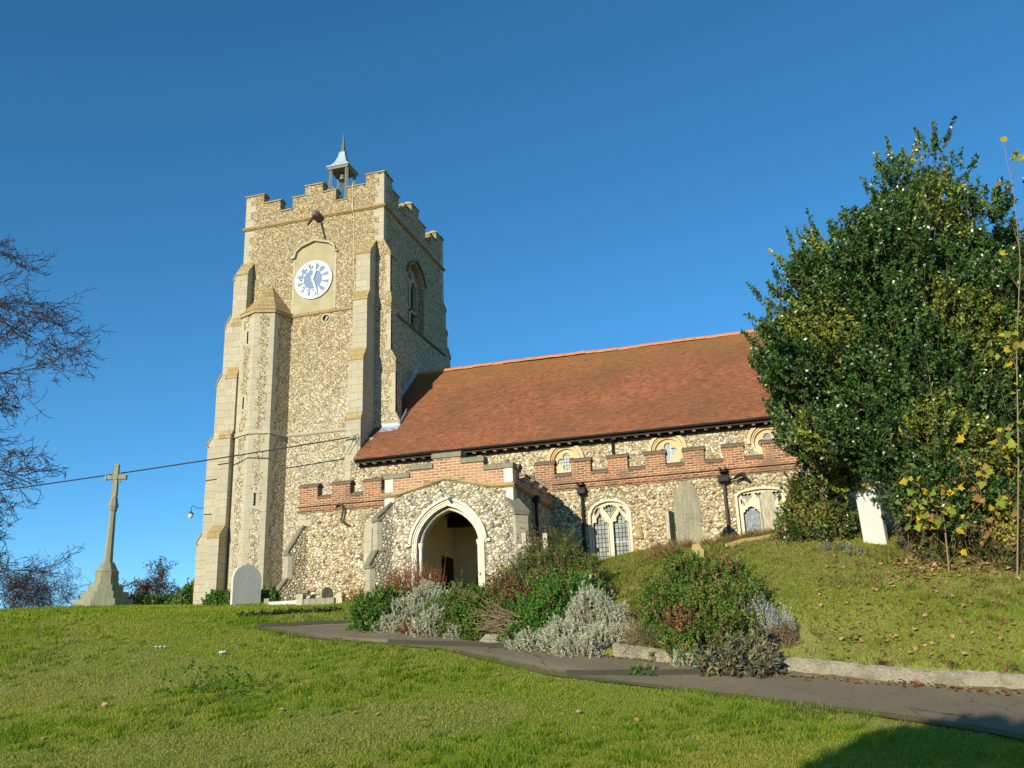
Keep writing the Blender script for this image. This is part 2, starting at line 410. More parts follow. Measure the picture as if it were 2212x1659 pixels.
def pebble_mat():
    m = MT('split flint stones', .75, .3); a = m.n('Attribute', attribute_name='Col').outputs['Color']; n = m.noise(45, 4); n2 = m.noise(12, 3)
    c = m.mix(.8, a, m.mix(n, .5, 1.4), 'MULTIPLY'); c = m.mix(m.rng(n2, .55, .7, 0, .35), c, (.60, .52, .38))
    return m.fin(c, m.bump(n, .01, .6))
M_PEBBLE = pebble_mat()
def ground_mat():
    m = MT('grass turf', .95, .1)
    n1 = m.noise(.35, 5); n2 = m.noise(2.2, 5); n3 = m.noise(26, 4)
    c = m.mix(n3, (.10, .15, .02), (.24, .28, .05))
    c = m.mix(m.rng(m.math('ADD', n1, m.math('MULTIPLY', n2, .5)), .62, .92, 0, .6), c, (.30, .26, .08))
    return m.fin(c, m.bump(n3, .04, .8))
M_TURF = ground_mat()
def path_mat():
    m = MT('worn tarmac', .9, .2); n1 = m.noise(.8, 5); n2 = m.noise(70, 3); n3 = m.noise(3.2, 6, rough=.7)
    a = m.n('Attribute', attribute_name='Col').outputs['Color']; ed = m.sep(a)[0]           # 1 at the edges of the path
    c = m.mix(m.rng(n2, .3, .7), (.10, .083, .054), (.28, .23, .15)); c = m.mix(m.rng(n1, .4, .65, 0, .6), c, (.25, .195, .115))
    cr_ = m.n('TexVoronoi', {'Vector': m.mapped((.9, .9, .9)), 'Scale': 1.0}, feature='DISTANCE_TO_EDGE').outputs['Distance']
    c = m.mix(m.math('MULTIPLY', m.rng(cr_, .012, .0), m.rng(n3, .45, .6)), c, (.03, .03, .015))
    moss = m.rng(m.math('ADD', ed, m.math('MULTIPLY', m.math('SUBTRACT', n3, .5), 1.3)), .62, .95)
    c = m.mix(m.math('MULTIPLY', moss, .8), c, (.10, .095, .03))
    c = m.mix(m.math('MULTIPLY', m.rng(n2, .66, .72), .5), c, (.36, .31, .22))
    return m.fin(c, m.bump(m.math('ADD', n2, n3), .012, .8))
M_PATH = path_mat()
def grave_mat(name, c1, c2, c3, scale=4):
    m = MT(name, .9, .15); v = m.mapped((1.0, 1.0, .18)); n1 = m.noise(scale * 2, 5, v); n2 = m.noise(scale * 5, 5); n0 = m.noise(scale * .5, 3)
    c = m.mix(m.rng(n1, .35, .65), c1, c2); c = m.mix(m.rng(n2, .55, .68, 0, .8), c, c3); c = m.mix(m.rng(n0, .5, .7, 0, .4), c, c2)
    return m.fin(c, m.bump(n2, .012, .6))
M_GRAVE = grave_mat('lichened grey headstone', (.20, .185, .13), (.31, .275, .18), (.36, .37, .25), 5)
M_GRAVEW = grave_mat('crusted pale headstone', (.36, .31, .20), (.54, .49, .37), (.17, .14, .08), 6)
M_MARBLE = grave_mat('white marble', (.56, .545, .50), (.52, .50, .45), (.44, .42, .34), 3)
M_GRAVEO = grave_mat('ochre lichened stone', (.44, .32, .12), (.36, .27, .12), (.52, .46, .30), 6)
M_CROSS = grave_mat('greenish memorial stone', (.27, .27, .18), (.19, .195, .125), (.36, .34, .25), 6)
# ------------------------------------------------------------------ ground, path
def grid_axis(lo, hi, fine_lo, fine_hi, step, grow=1.18):
    a = list(np.arange(fine_lo, fine_hi, step)); d = step; x = fine_lo
    while x > lo: d *= grow; x -= d; a.insert(0, x)
    d = step; x = a[-1]
    while x < hi: d *= grow; x += d; a.append(x)
    return np.array(a)
gs = grid_axis(-420, 420, -20, 17, .17); gd = grid_axis(-80, 700, 4, 36, .15)
GS, GD = np.meshgrid(gs, gd); GX, GY = c2w(GS, GD); GZ = hgt(GX, GY)
nn, mm = len(gs), len(gd)
idx = np.arange(nn * mm).reshape(mm, nn)
Fg = np.stack([idx[:-1, :-1], idx[:-1, 1:], idx[1:, 1:], idx[1:, :-1]], -1).reshape(-1, 4)
gobj = fastmesh('ground', np.stack([GX, GY, GZ], -1).reshape(-1, 3), Fg, M_TURF, smooth=True)
tag(gobj, 'green grassy churchyard slope rising to the church', 'ground', kind='structure')

# the path: left and right edges as ground points, near end first (edges given in the 2212-wide picture's frame, then dropped on the ground)
_L = [(2330, 1625), (2212, 1594), (2080, 1573), (1950, 1554), (1750, 1526), (1550, 1501), (1400, 1482), (1260, 1467), (1170, 1450), (1080, 1431), (990, 1409), (830, 1391), (690, 1382), (560, 1358)]
_R = [(2330, 1508), (2212, 1499), (2080, 1487), (1900, 1474), (1800, 1467), (1690, 1460), (1590, 1452), (1500, 1445), (1400, 1430), (1330, 1423), (1200, 1411), (1090, 1401), (970, 1383), (770, 1346)]
PL = np.array([hit(*p) for p in _L]); PR = np.array([hit(*p) for p in _R])
def resample(P, n):
    d = np.r_[0, np.cumsum(np.linalg.norm(np.diff(P[:, :2], axis=0), axis=1))]; t = np.linspace(0, d[-1], n)
    return np.stack([np.interp(t, d, P[:, k]) for k in range(3)], -1)
NP = 170
def arcs(P): return np.r_[0, np.cumsum(np.linalg.norm(np.diff(P[:, :2], axis=0), axis=1))]
def along(P, t): d = arcs(P); return np.stack([np.interp(t * d[-1], d, P[:, k]) for k in range(2)], -1)
def nearest(P, p):
    t = np.linspace(0, 1, 600); return t[np.argmin(np.linalg.norm(along(P, t) - p[:2], axis=1))]
STEP_T = [(nearest(PL, hit(*a)), nearest(PR, hit(*b))) for a, b in (((1235, 1457), (1700, 1460)), ((850, 1388), (1140, 1400)), ((590, 1351), (775, 1353)))]
knots = [(0.0, 0.0)] + STEP_T + [(1.0, 1.0)]; TLs, TRs, RISE = [], [], []
for k_, ((a0, b0), (a1, b1)) in enumerate(zip(knots[:-1], knots[1:])):     # terraces: level with the edging at their foot end, falling away uphill of it
    f_ = np.linspace(0, 1, 56); TLs.append(a0 + (a1 - a0) * f_); TRs.append(b0 + (b1 - b0) * f_); RISE.append((0 if k_ == 0 else .06) * (1 - f_))
TLs, TRs, RISE = np.concatenate(TLs), np.concatenate(TRs), np.concatenate(RISE)
def smoothed(P, k=9):
    Q = np.concatenate([np.repeat(P[:1], k, 0), P, np.repeat(P[-1:], k, 0)]); w_ = np.hanning(2 * k + 1); w_ /= w_.sum()
    return np.stack([np.convolve(Q[:, c_], w_, 'valid') for c_ in range(2)], -1)
PLr, PRr = smoothed(along(PL, TLs)), smoothed(along(PR, TRs)); PRz = np.c_[PRr, hgt(PRr[:, 0], PRr[:, 1])]; NP = len(PLr)
pw = np.linspace(-.08, 1.06, 14)
PP = PLr[:, None, :] * (1 - pw[None, :, None]) + PRr[:, None, :] * pw[None, :, None]
PZ = hgt(PP[..., 0], PP[..., 1], .3) + .028 + RISE[:, None] * (1 - (np.abs(np.clip(pw, 0, 1) - .5) * 2) ** 8)[None, :]
pv = np.concatenate([PP, PZ[..., None]], -1).reshape(-1, 3)
ip = np.arange(NP * 14).reshape(NP, 14)
tag(fastmesh('path', pv, np.stack([ip[:-1, :-1], ip[:-1, 1:], ip[1:, 1:], ip[1:, :-1]], -1).reshape(-1, 4), M_PATH, None, np.repeat(np.tile((np.abs(pw - .5) * 2)[None, :] ** 4, (NP, 1)).reshape(-1, 1), 3, 1), smooth=True), 'grey tarmac path climbing past the shrub bed to the porch', 'path', kind='structure')
def g3(p): return np.array([p[0], p[1], float(hgt(p[0], p[1], .3))])
STEPS = [(g3(along(PL, np.array([a]))[0]), g3(along(PR, np.array([b]))[0])) for a, b in STEP_T]
PATHPOLY = np.vstack([PLr[:, :2], PRr[::-1, :2]])
def in_poly(x, y, poly):
    inside = np.zeros(np.shape(x), bool); j = len(poly) - 1
    for i in range(len(poly)):
        xi, yi = poly[i]; xj, yj = poly[j]
        c = ((yi > y) != (yj > y)) & (x < (xj - xi) * (y - yi) / (yj - yi + 1e-12) + xi)
        inside ^= c; j = i
    return inside
def slab_between(name, p, q, w, h, mat, lab, cat, group=None, up=.02):
    p = np.array(p); q = np.array(q); d = q - p; L = np.linalg.norm(d[:2]); n = max(2, int(L / .35)); nrm = np.array([-d[1], d[0]]) / L * w / 2
    loops = []
    for i in range(n + 1):
        t = i / n; c = p + d * t; wob = rng.normal(0, .006, 2)
        a = c[:2] - nrm * (1 + wob[0]); b = c[:2] + nrm
        z = max(float(hgt(c[0], c[1], .3)), float(hgt(a[0], a[1], .3)), float(hgt(b[0], b[1], .3))) + up + wob[1]
        loops.append([(a[0], a[1], z - h), (b[0], b[1], z - h), (b[0], b[1], z), (a[0], a[1], z)])
    o = obj(name, B().loft(loops), mat, at=p); tag(o, lab, cat, group); return o
for (a, b), lab in zip(STEPS,
        ('concrete step edging across the path beside the dark sage', 'concrete step edging across the middle of the path', 'concrete step edging across the path nearest the tower')):
    slab_between('path_step', a, b, .12, .28, M_STEP, lab, 'step', 'step edgings across the path', .092)
kerb_px = [(1325, 1421), (1400, 1430), (1500, 1445), (1590, 1452), (1690, 1460), (1800, 1467), (1950, 1478), (2100, 1489), (2240, 1501), (2360, 1510)]
kp = [hit(*p) for p in kerb_px]; loops = []
for i in range((len(kp) - 1) * 8 + 1):
    k = min(i // 8, len(kp) - 2); t = i / 8 - k; c = kp[k] * (1 - t) + kp[k + 1] * t; d = kp[k + 1] - kp[k]
    nrm = np.array([-d[1], d[0]]) / np.linalg.norm(d[:2]); zg = float(hgt(c[0], c[1], 0))
    w0, w1, w2 = rng.normal(0, .009, 3); a = c[:2] + nrm * (.0 + w0); a2 = c[:2] + nrm * (.05 + w0); b = c[:2] + nrm * .22; zt = zg + .27 + w1
    loops.append([(a[0], a[1], zg - .15), (b[0], b[1], zg - .15), (b[0], b[1], zt), (a2[0], a2[1], zt), (a[0], a[1], zt - .05 + w2)])
tag(obj('retaining_kerb', B().loft(loops), M_CONC, at=kp[0]), 'low rough concrete retaining kerb holding the bank beside the path', 'kerb')

# ------------------------------------------------------------------ the church
CH = empty('parish_church', (-14.0, 32.0, 2.0), 'flint church with battlemented clock tower, red tiled nave roof and south porch', 'church')
def part(name, b, mat, parent=None, **k): return obj(name, b, mat, parent or CH, **k)
XW, XE, YS, YN_ = -21.24, -14.56, 32.0, 39.09
HI, MID, LOW = 20.5, 20.05, 19.5

# tower shell
b = B(); b.box(XW, XE, YS, YS + .8, .8, 18.84)
bel = [(34.6, 14.5), (36.5, 14.5), (36.5, 16.75), (36.35, 17.15), (36.05, 17.45), (35.55, 17.68), (35.05, 17.45), (34.75, 17.15), (34.6, 16.75)]
b.plate([(YS + .8, .8), (YN_, .8), (YN_, 18.84), (YS + .8, 18.84)], [bel], fE(XE), 0, .8)
b.box(XW, XE - .8, YN_ - .8, YN_, .8, 18.84); b.box(XW, XW + .8, YS + .8, YN_ - .8, .8, 18.84)
tower = part('tower_wall', b, M_TOWER)
part('tower_roof_deck', B().box(XW + .35, XE - .35, YS + .35, YN_ - .35, 18.86, 19.1), M_LEAD, tower)

def merlon_profile(segs, z0):   # segs [(u0,u1,top)]
    pts = [(segs[0][0], z0)]
    for u0, u1, t in segs: pts += [(u0, t), (u1, t)]
    return pts + [(segs[-1][1], z0)]
segS = [(XW - .02, -20.38, HI), (-20.38, -19.53, MID), (-19.53, -18.92, LOW), (-18.92, -18.33, MID), (-18.33, -17.47, HI), (-17.47, -16.83, MID), (-16.83, -16.28, LOW), (-16.28, -15.41, MID), (-15.41, XE, HI)]
segE = [(YS, 32.87, HI), (32.87, 33.58, MID), (33.58, 34.32, LOW), (34.32, 35.03, MID), (35.03, 35.89, HI), (35.89, 36.72, MID), (36.72, 37.42, LOW), (37.42, 38.15, MID), (38.15, YN_, HI)]
TH = .38
b = B()
b.plate(merlon_profile(segS, 18.98), [], fS(YS), 0, TH)
eS = [(YS + TH, segE[0][1], HI)] + segE[1:-1] + [(segE[-1][0], YN_ - TH, HI)]
b.plate(merlon_profile(eS, 18.98), [], fE(XE), 0, TH)
b.plate(merlon_profile(eS, 18.98), [], fE(XW + TH - .02), 0, TH)
b.plate(merlon_profile(segS, 18.98), [], fS(YN_ - TH), 0, TH)
parapet = part('tower_parapet', b, M_TOWER)
def cap_parts(segs, fr, th, mat, parent, over=.05, h=.13):
    for i, (u0, u1, t) in enumerate(segs):
        lo = u0 - (over if i == 0 or segs[i - 1][2] < t else -.004); hi_ = u1 + (over if i == len(segs) - 1 or segs[i + 1][2] < t else -.004)
        prof = [(-over, t), (-over, t + .045), (th * .5, t + h), (th + over, t + .045), (th + over, t)]
        part('coping', B().hexa([fr(lo, z, d) for d, z in prof], [fr(hi_, z, d) for d, z in prof]), mat, parent)
for sg, fr_ in ((segS, fS(YS)), (eS, fE(XE)), (eS, fE(XW + TH - .02)), (segS, fS(YN_ - TH))): cap_parts(sg, fr_, TH, M_CAP, parapet)
def ringmould(b, x0, x1, y0, y1, z0, z1, out, slope=True):
    for k, (o1, za, zb) in enumerate(((out, z0 + .04, z1 - .06), (out * .5, z0, z0 + .04))):
        b.hexa([(x0 - o1, y0 - o1, za), (x1 + o1, y0 - o1, za), (x1 + o1, y1 + o1, za), (x0 - o1, y1 + o1, za)],
               [(x0 - o1, y0 - o1, zb), (x1 + o1, y0 - o1, zb), (x1 + o1, y1 + o1, zb), (x0 - o1, y1 + o1, zb)])
    b.hexa([(x0 - out, y0 - out, z1 - .06), (x1 + out, y0 - out, z1 - .06), (x1 + out, y1 + out, z1 - .06), (x0 - out, y1 + out, z1 - .06)],
           [(x0 - .01, y0 - .01, z1), (x1 + .01, y0 - .01, z1), (x1 + .01, y1 + .01, z1), (x0 - .01, y1 + .01, z1)])
b = B(); ringmould(b, XW, XE, YS, YN_, 18.82, 18.99, .10); part('string_course', b, M_CAP, tower)
b = B()   # middle string: along the south face right of the turret and along the east face
def stringrun(b, fr, u0, u1, z, out=.09, h=.16):
    prof = [(0.0, z - h), (-out * .6, z - h + .02), (-out, z - h * .55), (-out, z - h * .4), (0.0, z)]
    b.hexa([fr(u0, q, d) for d, q in prof], [fr(u1, q, d) for d, q in prof])
stringrun(b, fS(YS), -18.7, -15.46, 14.5); part('string_course', b, M_CAP, tower); b = B(); stringrun(b, fE(XE), 32.62, YN_, 14.5); part('string_course', b, M_DKCAP, tower)
b = B(); stringrun(b, fS(YS), -18.75, -15.5, 9.33, .08); part('string_course', b, M_QUOIN, tower)

# quoins: alternating long and short dressed blocks, a few mm proud
def quoin_stack(b, c, dirs, z0, z1, lens=(.42, .24), h=.33, out=.006, th=.12):
    z = z0; i = 0
    while z < z1:
        hh = min(h * random.uniform(.8, 1.2), z1 - z)
        for k, d in enumerate(dirs):
            L = lens[(i + k) % 2] * random.uniform(.85, 1.15); nrm = d[1]
            p = [np.array(c) + np.array(d[0]) * a + np.array(nrm) * o for a in (0, L) for o in (out, -th)]
            q = [p[0], p[2], p[3], p[1]]
            b.hexa([(v[0], v[1], z + .004) for v in q], [(v[0], v[1], z + hh - .004) for v in q])
        z += hh; i += 1
for c_, dd_ in (((XE, YS), [((-1, 0), (0, -1)), ((0, 1), (1, 0))]), ((XW, YS), [((1, 0), (0, -1))]), ((XE, YN_), [((0, -1), (1, 0))])):
    for za_, zb_ in ((17.25, 18.8), (19.0, 20.4)):
        b = B(); quoin_stack(b, c_, dd_, za_, zb_); part('quoins', b, M_QUOIN, tower)

# buttresses: stepped side profile (depth outwards, z) extruded over a width, weathered tops as separate cap stones
def buttress(name, fr, u0, u1, prof, mat, capmat, parent, zb, extra=0.0, capped=True):
    """fr(u, v, d) d<0 outward. prof: [(z_top_of_slope, z_foot_of_slope, projection below)] from the top down"""
    pts = [(0.5, prof[0][0])]; last = 0.0; caps_ = []
    pts.append((0.0, prof[0][0]))
    for zt, zf, pr in prof:
        pts += [(-last, zt), (-pr, zf)]; caps_.append((last, zt, pr, zf)); last = pr
    pts += [(-last, zb), (0.5, zb)]
    cl = [pts[0]]
    for p in pts[1:]:
        if abs(p[0] - cl[-1][0]) + abs(p[1] - cl[-1][1]) > 1e-6: cl.append(p)
    n = len(cl); b = B()
    tri = tessellate_polygon([[Vector((d, z, 0)) for d, z in cl]])
    vs = [fr(u0, z, d) for d, z in cl] + [fr(u1, z, d) for d, z in cl]
    b.add(vs, [tuple(t) for t in tri] + [tuple(i + n for i in reversed(t)) for t in tri] + [(i, (i + 1) % n, (i + 1) % n + n, i + n) for i in range(n)])
    o = part(name, b, mat, parent)
    if capped:
        for la, zt, pr, zf in caps_:
            c = B(); e = .035; L = math.hypot(pr - la, zt - zf); nx, nz = (zt - zf) / L * .05, (pr - la) / L * .05
            pf = [(-la, zt), (-pr - .03, zf - .03), (-pr - .03 - nx * .3, zf + nz - .01), (-la - nx, zt + nz)]
            c.hexa([fr(u0 - e, z, d) for d, z in pf], [fr(u1 + e, z, d) for d, z in pf])
            c.hexa([fr(u0 - e, z, d) for d, z in ((-pr + .05, zf - .10), (-pr - .035, zf - .09), (-pr - .035, zf - .032), (-pr + .05, zf - .032))],
                   [fr(u1 + e, z, d) for d, z in ((-pr + .05, zf - .10), (-pr - .035, zf - .09), (-pr - .035, zf - .032), (-pr + .05, zf - .032))])
            part('weathering', c, capmat, o)
    return o
sprof = [(17.28, 16.6, .56), (14.82, 14.46, .80), (12.28, 11.8, 1.08), (9.55, 9.33, 1.22)]
o = buttress('buttress', fS(YS), -15.52, -14.9, sprof, M_ASHLAR, M_CAP, CH, 1.0)
eprof = [(17.24, 16.62, .31), (14.86, 14.48, .35), (12.31, 11.93, .56), (9.69, 9.32, .74)]
o = buttress('buttress', fE(XE), YS + .004, YS + .62, eprof, M_TOWER, M_CAP, CH, 5.0)
for zt, zb_, pr in ((17.0, 14.9, .31), (14.4, 12.35, .35), (11.85, 9.72, .56), (9.6, 8.3, .74)):
    b = B(); quoin_stack(b, (XE + pr, YS + .004), [((-1, 0), (0, -1))], zb_, zt - .45, (.26, .17)); part('quoins', b, M_QUOIN, o)
wprof = [(17.14, 16.62, .40), (14.55, 14.22, .60), (12.25, 11.82, .80), (9.5, 9.24, 1.0), (5.62, 5.22, 1.36)]
o = buttress('buttress', fS(YS), -21.22, -20.72, wprof, M_ASHLAR, M_CAP, CH, 1.2)
fW = lambda u, v, d: (XW + d, u, v)
wp2 = [(17.21, 16.62, .42), (14.9, 14.42, .72), (12.25, 11.85, .95), (9.6, 9.22, 1.2), (5.56, 5.2, 1.42)]
o = buttress('buttress', fW, YS + .004, YS + .66, wp2, M_ASHLAR, M_CAP, CH, 1.2)
fN = lambda u, v, d: (u, YN_ - d, v)
o = buttress('buttress', fN, XE - .75, XE - .06, [(17.2, 16.9, .45), (15.9, 15.7, .62), (15.0, 14.6, 1.0), (12, 11.6, 1.3)], M_TOWER, M_CAP, CH, 5.0)

# stair turret
TP = [(-20.80, 32.0), (-20.62, 31.20), (-19.78, 30.86), (-19.02, 31.12), (-18.74, 32.0)]
def prism_xy(b, P, z0, z1, sc=1.0):
    c = np.array([-19.75, 32.0]); Q = [c + (np.array(p) - c) * sc for p in P]
    b.hexa([(q[0], q[1], z0) for q in Q], [(q[0], q[1], z1) for q in Q])
b = B(); prism_xy(b, TP, 1.0, 14.36)
turret = part('stair_turret', b, M_TOWER)
for k in (1, 2, 3):
    c = np.array(TP[k]); da = np.array(TP[k - 1]) - c; db = np.array(TP[k + 1]) - c; da /= np.linalg.norm(da); db /= np.linalg.norm(db)
    na = np.array([da[1], -da[0]]); nb = np.array([-db[1], db[0]])
    cen = np.array([-19.75, 32.0])
    if na @ (c - cen) < 0: na = -na
    if nb @ (c - cen) < 0: nb = -nb
    for z0, z1 in ((1.2, 9.12), (9.36, 14.3)):
        b = B(); quoin_stack(b, c, [(da, na), (db, nb)], z0, z1, (.30, .2), .42, .006, .06); part('quoins', b, M_QUOIN, turret)
b = B(); prism_xy(b, TP, 9.17, 9.24, 1.06); prism_xy(b, TP, 9.24, 9.34, 1.035)
part('string_course', b, M_QUOIN, turret)
ap = (-19.75, 32.02, 15.98); c = np.array([-19.75, 32.0])
b = B(); prism_xy(b, TP, 14.33, 14.46, 1.07)
nl = 7
for i in range(nl):     # stone slabs in overlapping courses
    t0, t1 = i / nl, (i + 1) / nl + .012
    lo = [c + (np.array(p) - c) * (1.08 * (1 - t0) + .012) for p in TP]; hi_ = [c + (np.array(p) - c) * max(.01, 1.08 * (1 - t1)) for p in TP]
    za, zb_ = 14.46 + (15.98 - 14.46) * t0, 14.46 + (15.98 - 14.46) * min(1, t1)
    b.hexa([(q[0], q[1], za) for q in lo], [(q[0], q[1], zb_) for q in hi_])
part('turret_roof', b, M_CAP, turret)
def on_face(k, t, z, out=0.0):
    a, e = np.array(TP[k]), np.array(TP[k + 1]); p = a + (e - a) * t; d = (e - a) / np.linalg.norm(e - a); n = np.array([d[1], -d[0]])
    if n @ (p - c) < 0: n = -n
    return p + n * out, d, n
for k, t, z, h in ((1, .52, 13.35, .55), (1, .45, 10.55, .5), (2, .42, 6.55, .5), (2, .25, 3.95, .3)):
    p, d, n = on_face(k, t, z, .002)
    def bar(b, u0, u1, z0, z1, o0, o1):
        q = [p + d * u0 + n * o0, p + d * u1 + n * o0, p + d * u1 + n * o1, p + d * u0 + n * o1]
        b.hexa([(v[0], v[1], z0) for v in q], [(v[0], v[1], z1) for v in q])
    b = B(); bar(b, -.2, -.05, z - h / 2 - .1, z + h / 2 + .1, -.05, .008); bar(b, .05, .2, z - h / 2 - .1, z + h / 2 + .1, -.05, .008)
    bar(b, -.05, .05, z + h / 2, z + h / 2 + .1, -.05, .008); bar(b, -.05, .05, z - h / 2 - .1, z - h / 2, -.05, .008)
    f = part('slit_window', b, M_QUOIN, turret)
    b = B(); bar(b, -.05, .05, z - h / 2, z + h / 2, -.05, .003); part('opening', b, M_DARKIN, f)

# clock
panel = [(-18.66, 14.5), (-16.84, 14.5), (-16.84, 17.15), (-16.9, 17.35), (-17.1, 17.5), (-17.75, 17.68), (-18.35, 17.5), (-18.58, 17.32), (-18.66, 17.12)]
pn = part('clock_panel', B().plate(panel, [], fS(YS), -.012, .2), M_PANEL)
b = B()
def ribbon(b, path, w, fr, d0, d1, closed=False):
    P = [np.array(p, float) for p in path]; L = []; R = []
    for i, p in enumerate(P):
        t = P[min(i + 1, len(P) - 1)] - P[max(i - 1, 0)]; t /= np.linalg.norm(t) + 1e-9; n = np.array([-t[1], t[0]])
        L.append(p + n * w / 2); R.append(p - n * w / 2)
    for i in range(len(P) - 1):
        q = [L[i], L[i + 1], R[i + 1], R[i]]
        b.hexa([fr(a[0], a[1], d0) for a in q], [fr(a[0], a[1], d1) for a in q])
ribbon(b, [(-18.84, 17.08), (-18.70, 17.1), (-18.62, 17.38), (-18.38, 17.58), (-17.75, 17.78), (-17.08, 17.58), (-16.84, 17.4), (-16.76, 17.14), (-16.66, 17.1)], .075, fS(YS), -.13, .02)
part('hood_mould', b, M_QUOIN, pn)
b = B(); b.box(-18.78, -18.667, YS - .014, YS + .05, 14.52, 17.08); part('jamb_stone', b, M_QUOIN, pn); part('jamb_stone', B().box(-16.833, -16.72, YS - .014, YS + .05, 14.52, 17.1), M_QUOIN, pn)
CC = (-17.75, 15.94); yc = YS - .09
def disc(b, r, y0, y1, n=64): b.plate([(CC[0] + r * math.cos(2 * math.pi * k / n), CC[1] + r * math.sin(2 * math.pi * k / n)) for k in range(n)], [], fS(0), y0, y1)
clock = empty('clock', (CC[0], YS, CC[1])); clock.parent = CH; clock.location = np.array((CC[0], YS, CC[1])) - ROOT[CH.name]
b = B(); disc(b, .87, yc, YS - .012); part('dial', b, M_DIALW, clock)
b = B(); disc(b, .735, yc - .008, yc - .0005); part('dial_centre', b, M_DIALB, clock)
def cpt(a, r, s=0.0): # clock angle a clockwise from 12, radius r, sideways s
    return (CC[0] + r * math.sin(a) + s * math.cos(a), CC[1] + r * math.cos(a) - s * math.sin(a))
ROM = ['XII', 'I', 'II', 'III', 'IIII', 'V', 'VI', 'VII', 'VIII', 'IX', 'X', 'XI']
b = B()
for i, r_ in enumerate(ROM):
    a = i * math.pi / 6; ws = {'I': .085, 'V': .15, 'X': .15}; tot = sum(ws[ch_] for ch_ in r_); k_ = min(.9, .22 / tot); u = -tot * k_ / 2
    def stroke(s0, s1, w):
        q = [cpt(a, .725, s0 - w / 2), cpt(a, .725, s0 + w / 2), cpt(a, .44, s1 * .8 + w / 2), cpt(a, .44, s1 * .8 - w / 2)]
        b.hexa([(p[0], yc - .016, p[1]) for p in q], [(p[0], yc - .0085, p[1]) for p in q])
    for ch_ in r_:
        w = ws[ch_] * k_; m_ = u + w / 2
        if ch_ == 'I': stroke(m_, m_, .062 * k_ + .012)
        elif ch_ == 'V': stroke(m_ - w * .36, m_, .07); stroke(m_ + w * .36, m_, .05)
        else: stroke(m_ - w * .36, m_ + w * .36, .07); stroke(m_ + w * .36, m_ - w * .36, .05)
        u += w
    for r0, r1 in ((.69, .735), (.435, .46)):
        q = [cpt(a, r1, -.115), cpt(a, r1, .115), cpt(a, r0, .115), cpt(a, r0, -.115)] if r0 > .6 else [cpt(a, r1, -.08), cpt(a, r1, .08), cpt(a, r0, .08), cpt(a, r0, -.08)]
        b.hexa([(p[0], yc - .0165, p[1]) for p in q], [(p[0], yc - .009, p[1]) for p in q])
part('numerals', b, M_DIALW, clock)
b = B()
for i in range(60):
    a = i * math.pi / 30; q = [cpt(a, .815, -.012), cpt(a, .815, .012), cpt(a, .765, .012), cpt(a, .765, -.012)]
    b.hexa([(p[0], yc - .006, p[1]) for p in q], [(p[0], yc - .0005, p[1]) for p in q])
b.plate([cpt(a_, .767) for a_ in np.linspace(0, 2 * math.pi, 96, endpoint=False)], [[cpt(a_, .757) for a_ in np.linspace(0, 2 * math.pi, 96, endpoint=False)]], fS(0), yc - .006, yc - .0005); part('minute_track', b, M_DIALB, clock)
for a, pts in ((math.radians(13), [(-.12, .02), (-.12, -.02), (.0, -.035), (.25, -.05), (.40, -.085), (.42, -.03), (.56, 0), (.42, .03), (.40, .085), (.25, .05), (0, .035)]), (math.radians(161), [(-.16, .03), (-.16, -.03), (.4, -.045), (.76, -.012), (.76, .012), (.4, .045)])):
    o_ = .035 if len(pts) > 8 else .055
    part('clock_hand', B().plate([cpt(a, r, s) for r, s in pts], [], fS(0), yc - o_ - .012, yc - o_), M_DIALW, clock)
b = B(); b.tube([(CC[0], yc, CC[1]), (CC[0], yc - .075, CC[1])], .045, 10); part('hub', b, M_DIALW, clock)
b = B(); n = 20; rd = lambda r: [( -17.14 + r * math.cos(2 * math.pi * k / n), 14.12 + r * math.sin(2 * math.pi * k / n)) for k in range(n)]
b.plate(rd(.22), [rd(.15)], fS(YS), -.03, .05); rnd = part('roundel', b, M_QUOIN); part('opening', B().plate(rd(.148), [], fS(YS), -.004, .05), M_DARKIN, rnd)
part('louvre', B().plate([(-17.20, 14.02), (-17.14, 13.99), (-17.04, 14.16), (-17.10, 14.24)], [], fS(YS), -.02, -.006), M_QUOIN, rnd)
b = B(); b.loft([[(-17.62 + r * math.cos(a), YS - d, 18.87 + r * math.sin(a) * 1.1) for a in [k * math.pi / 3 for k in range(6)]] for d, r in ((0.0, .17), (.18, .22), (.34, .18), (.46, .10))])
gg = part('gargoyle', b, M_DKCAP); part('rainwater_spout', B().tube([(-17.62, YS - .35, 18.84), (-17.58, YS - .7, 18.42), (-17.55, YS - 1.0, 18.06)], .055, 8), M_RUST, gg)
part('conductor_strip', B().tube([(-16.02, YS - .06, 20.2), (-16.0, YS - .012, 19.6), (-15.98, YS - .12, 18.95), (-15.95, YS - .012, 18.7), (-15.92, YS - .012, 16.5), (-15.8, YS - .012, 14.6), (-15.78, YS - .11, 14.45), (-15.75, YS - .012, 14.2), (-15.7, YS - .012, 10.0), (-15.66, YS - .012, 7.2)], .014, 5), M_ROPE)
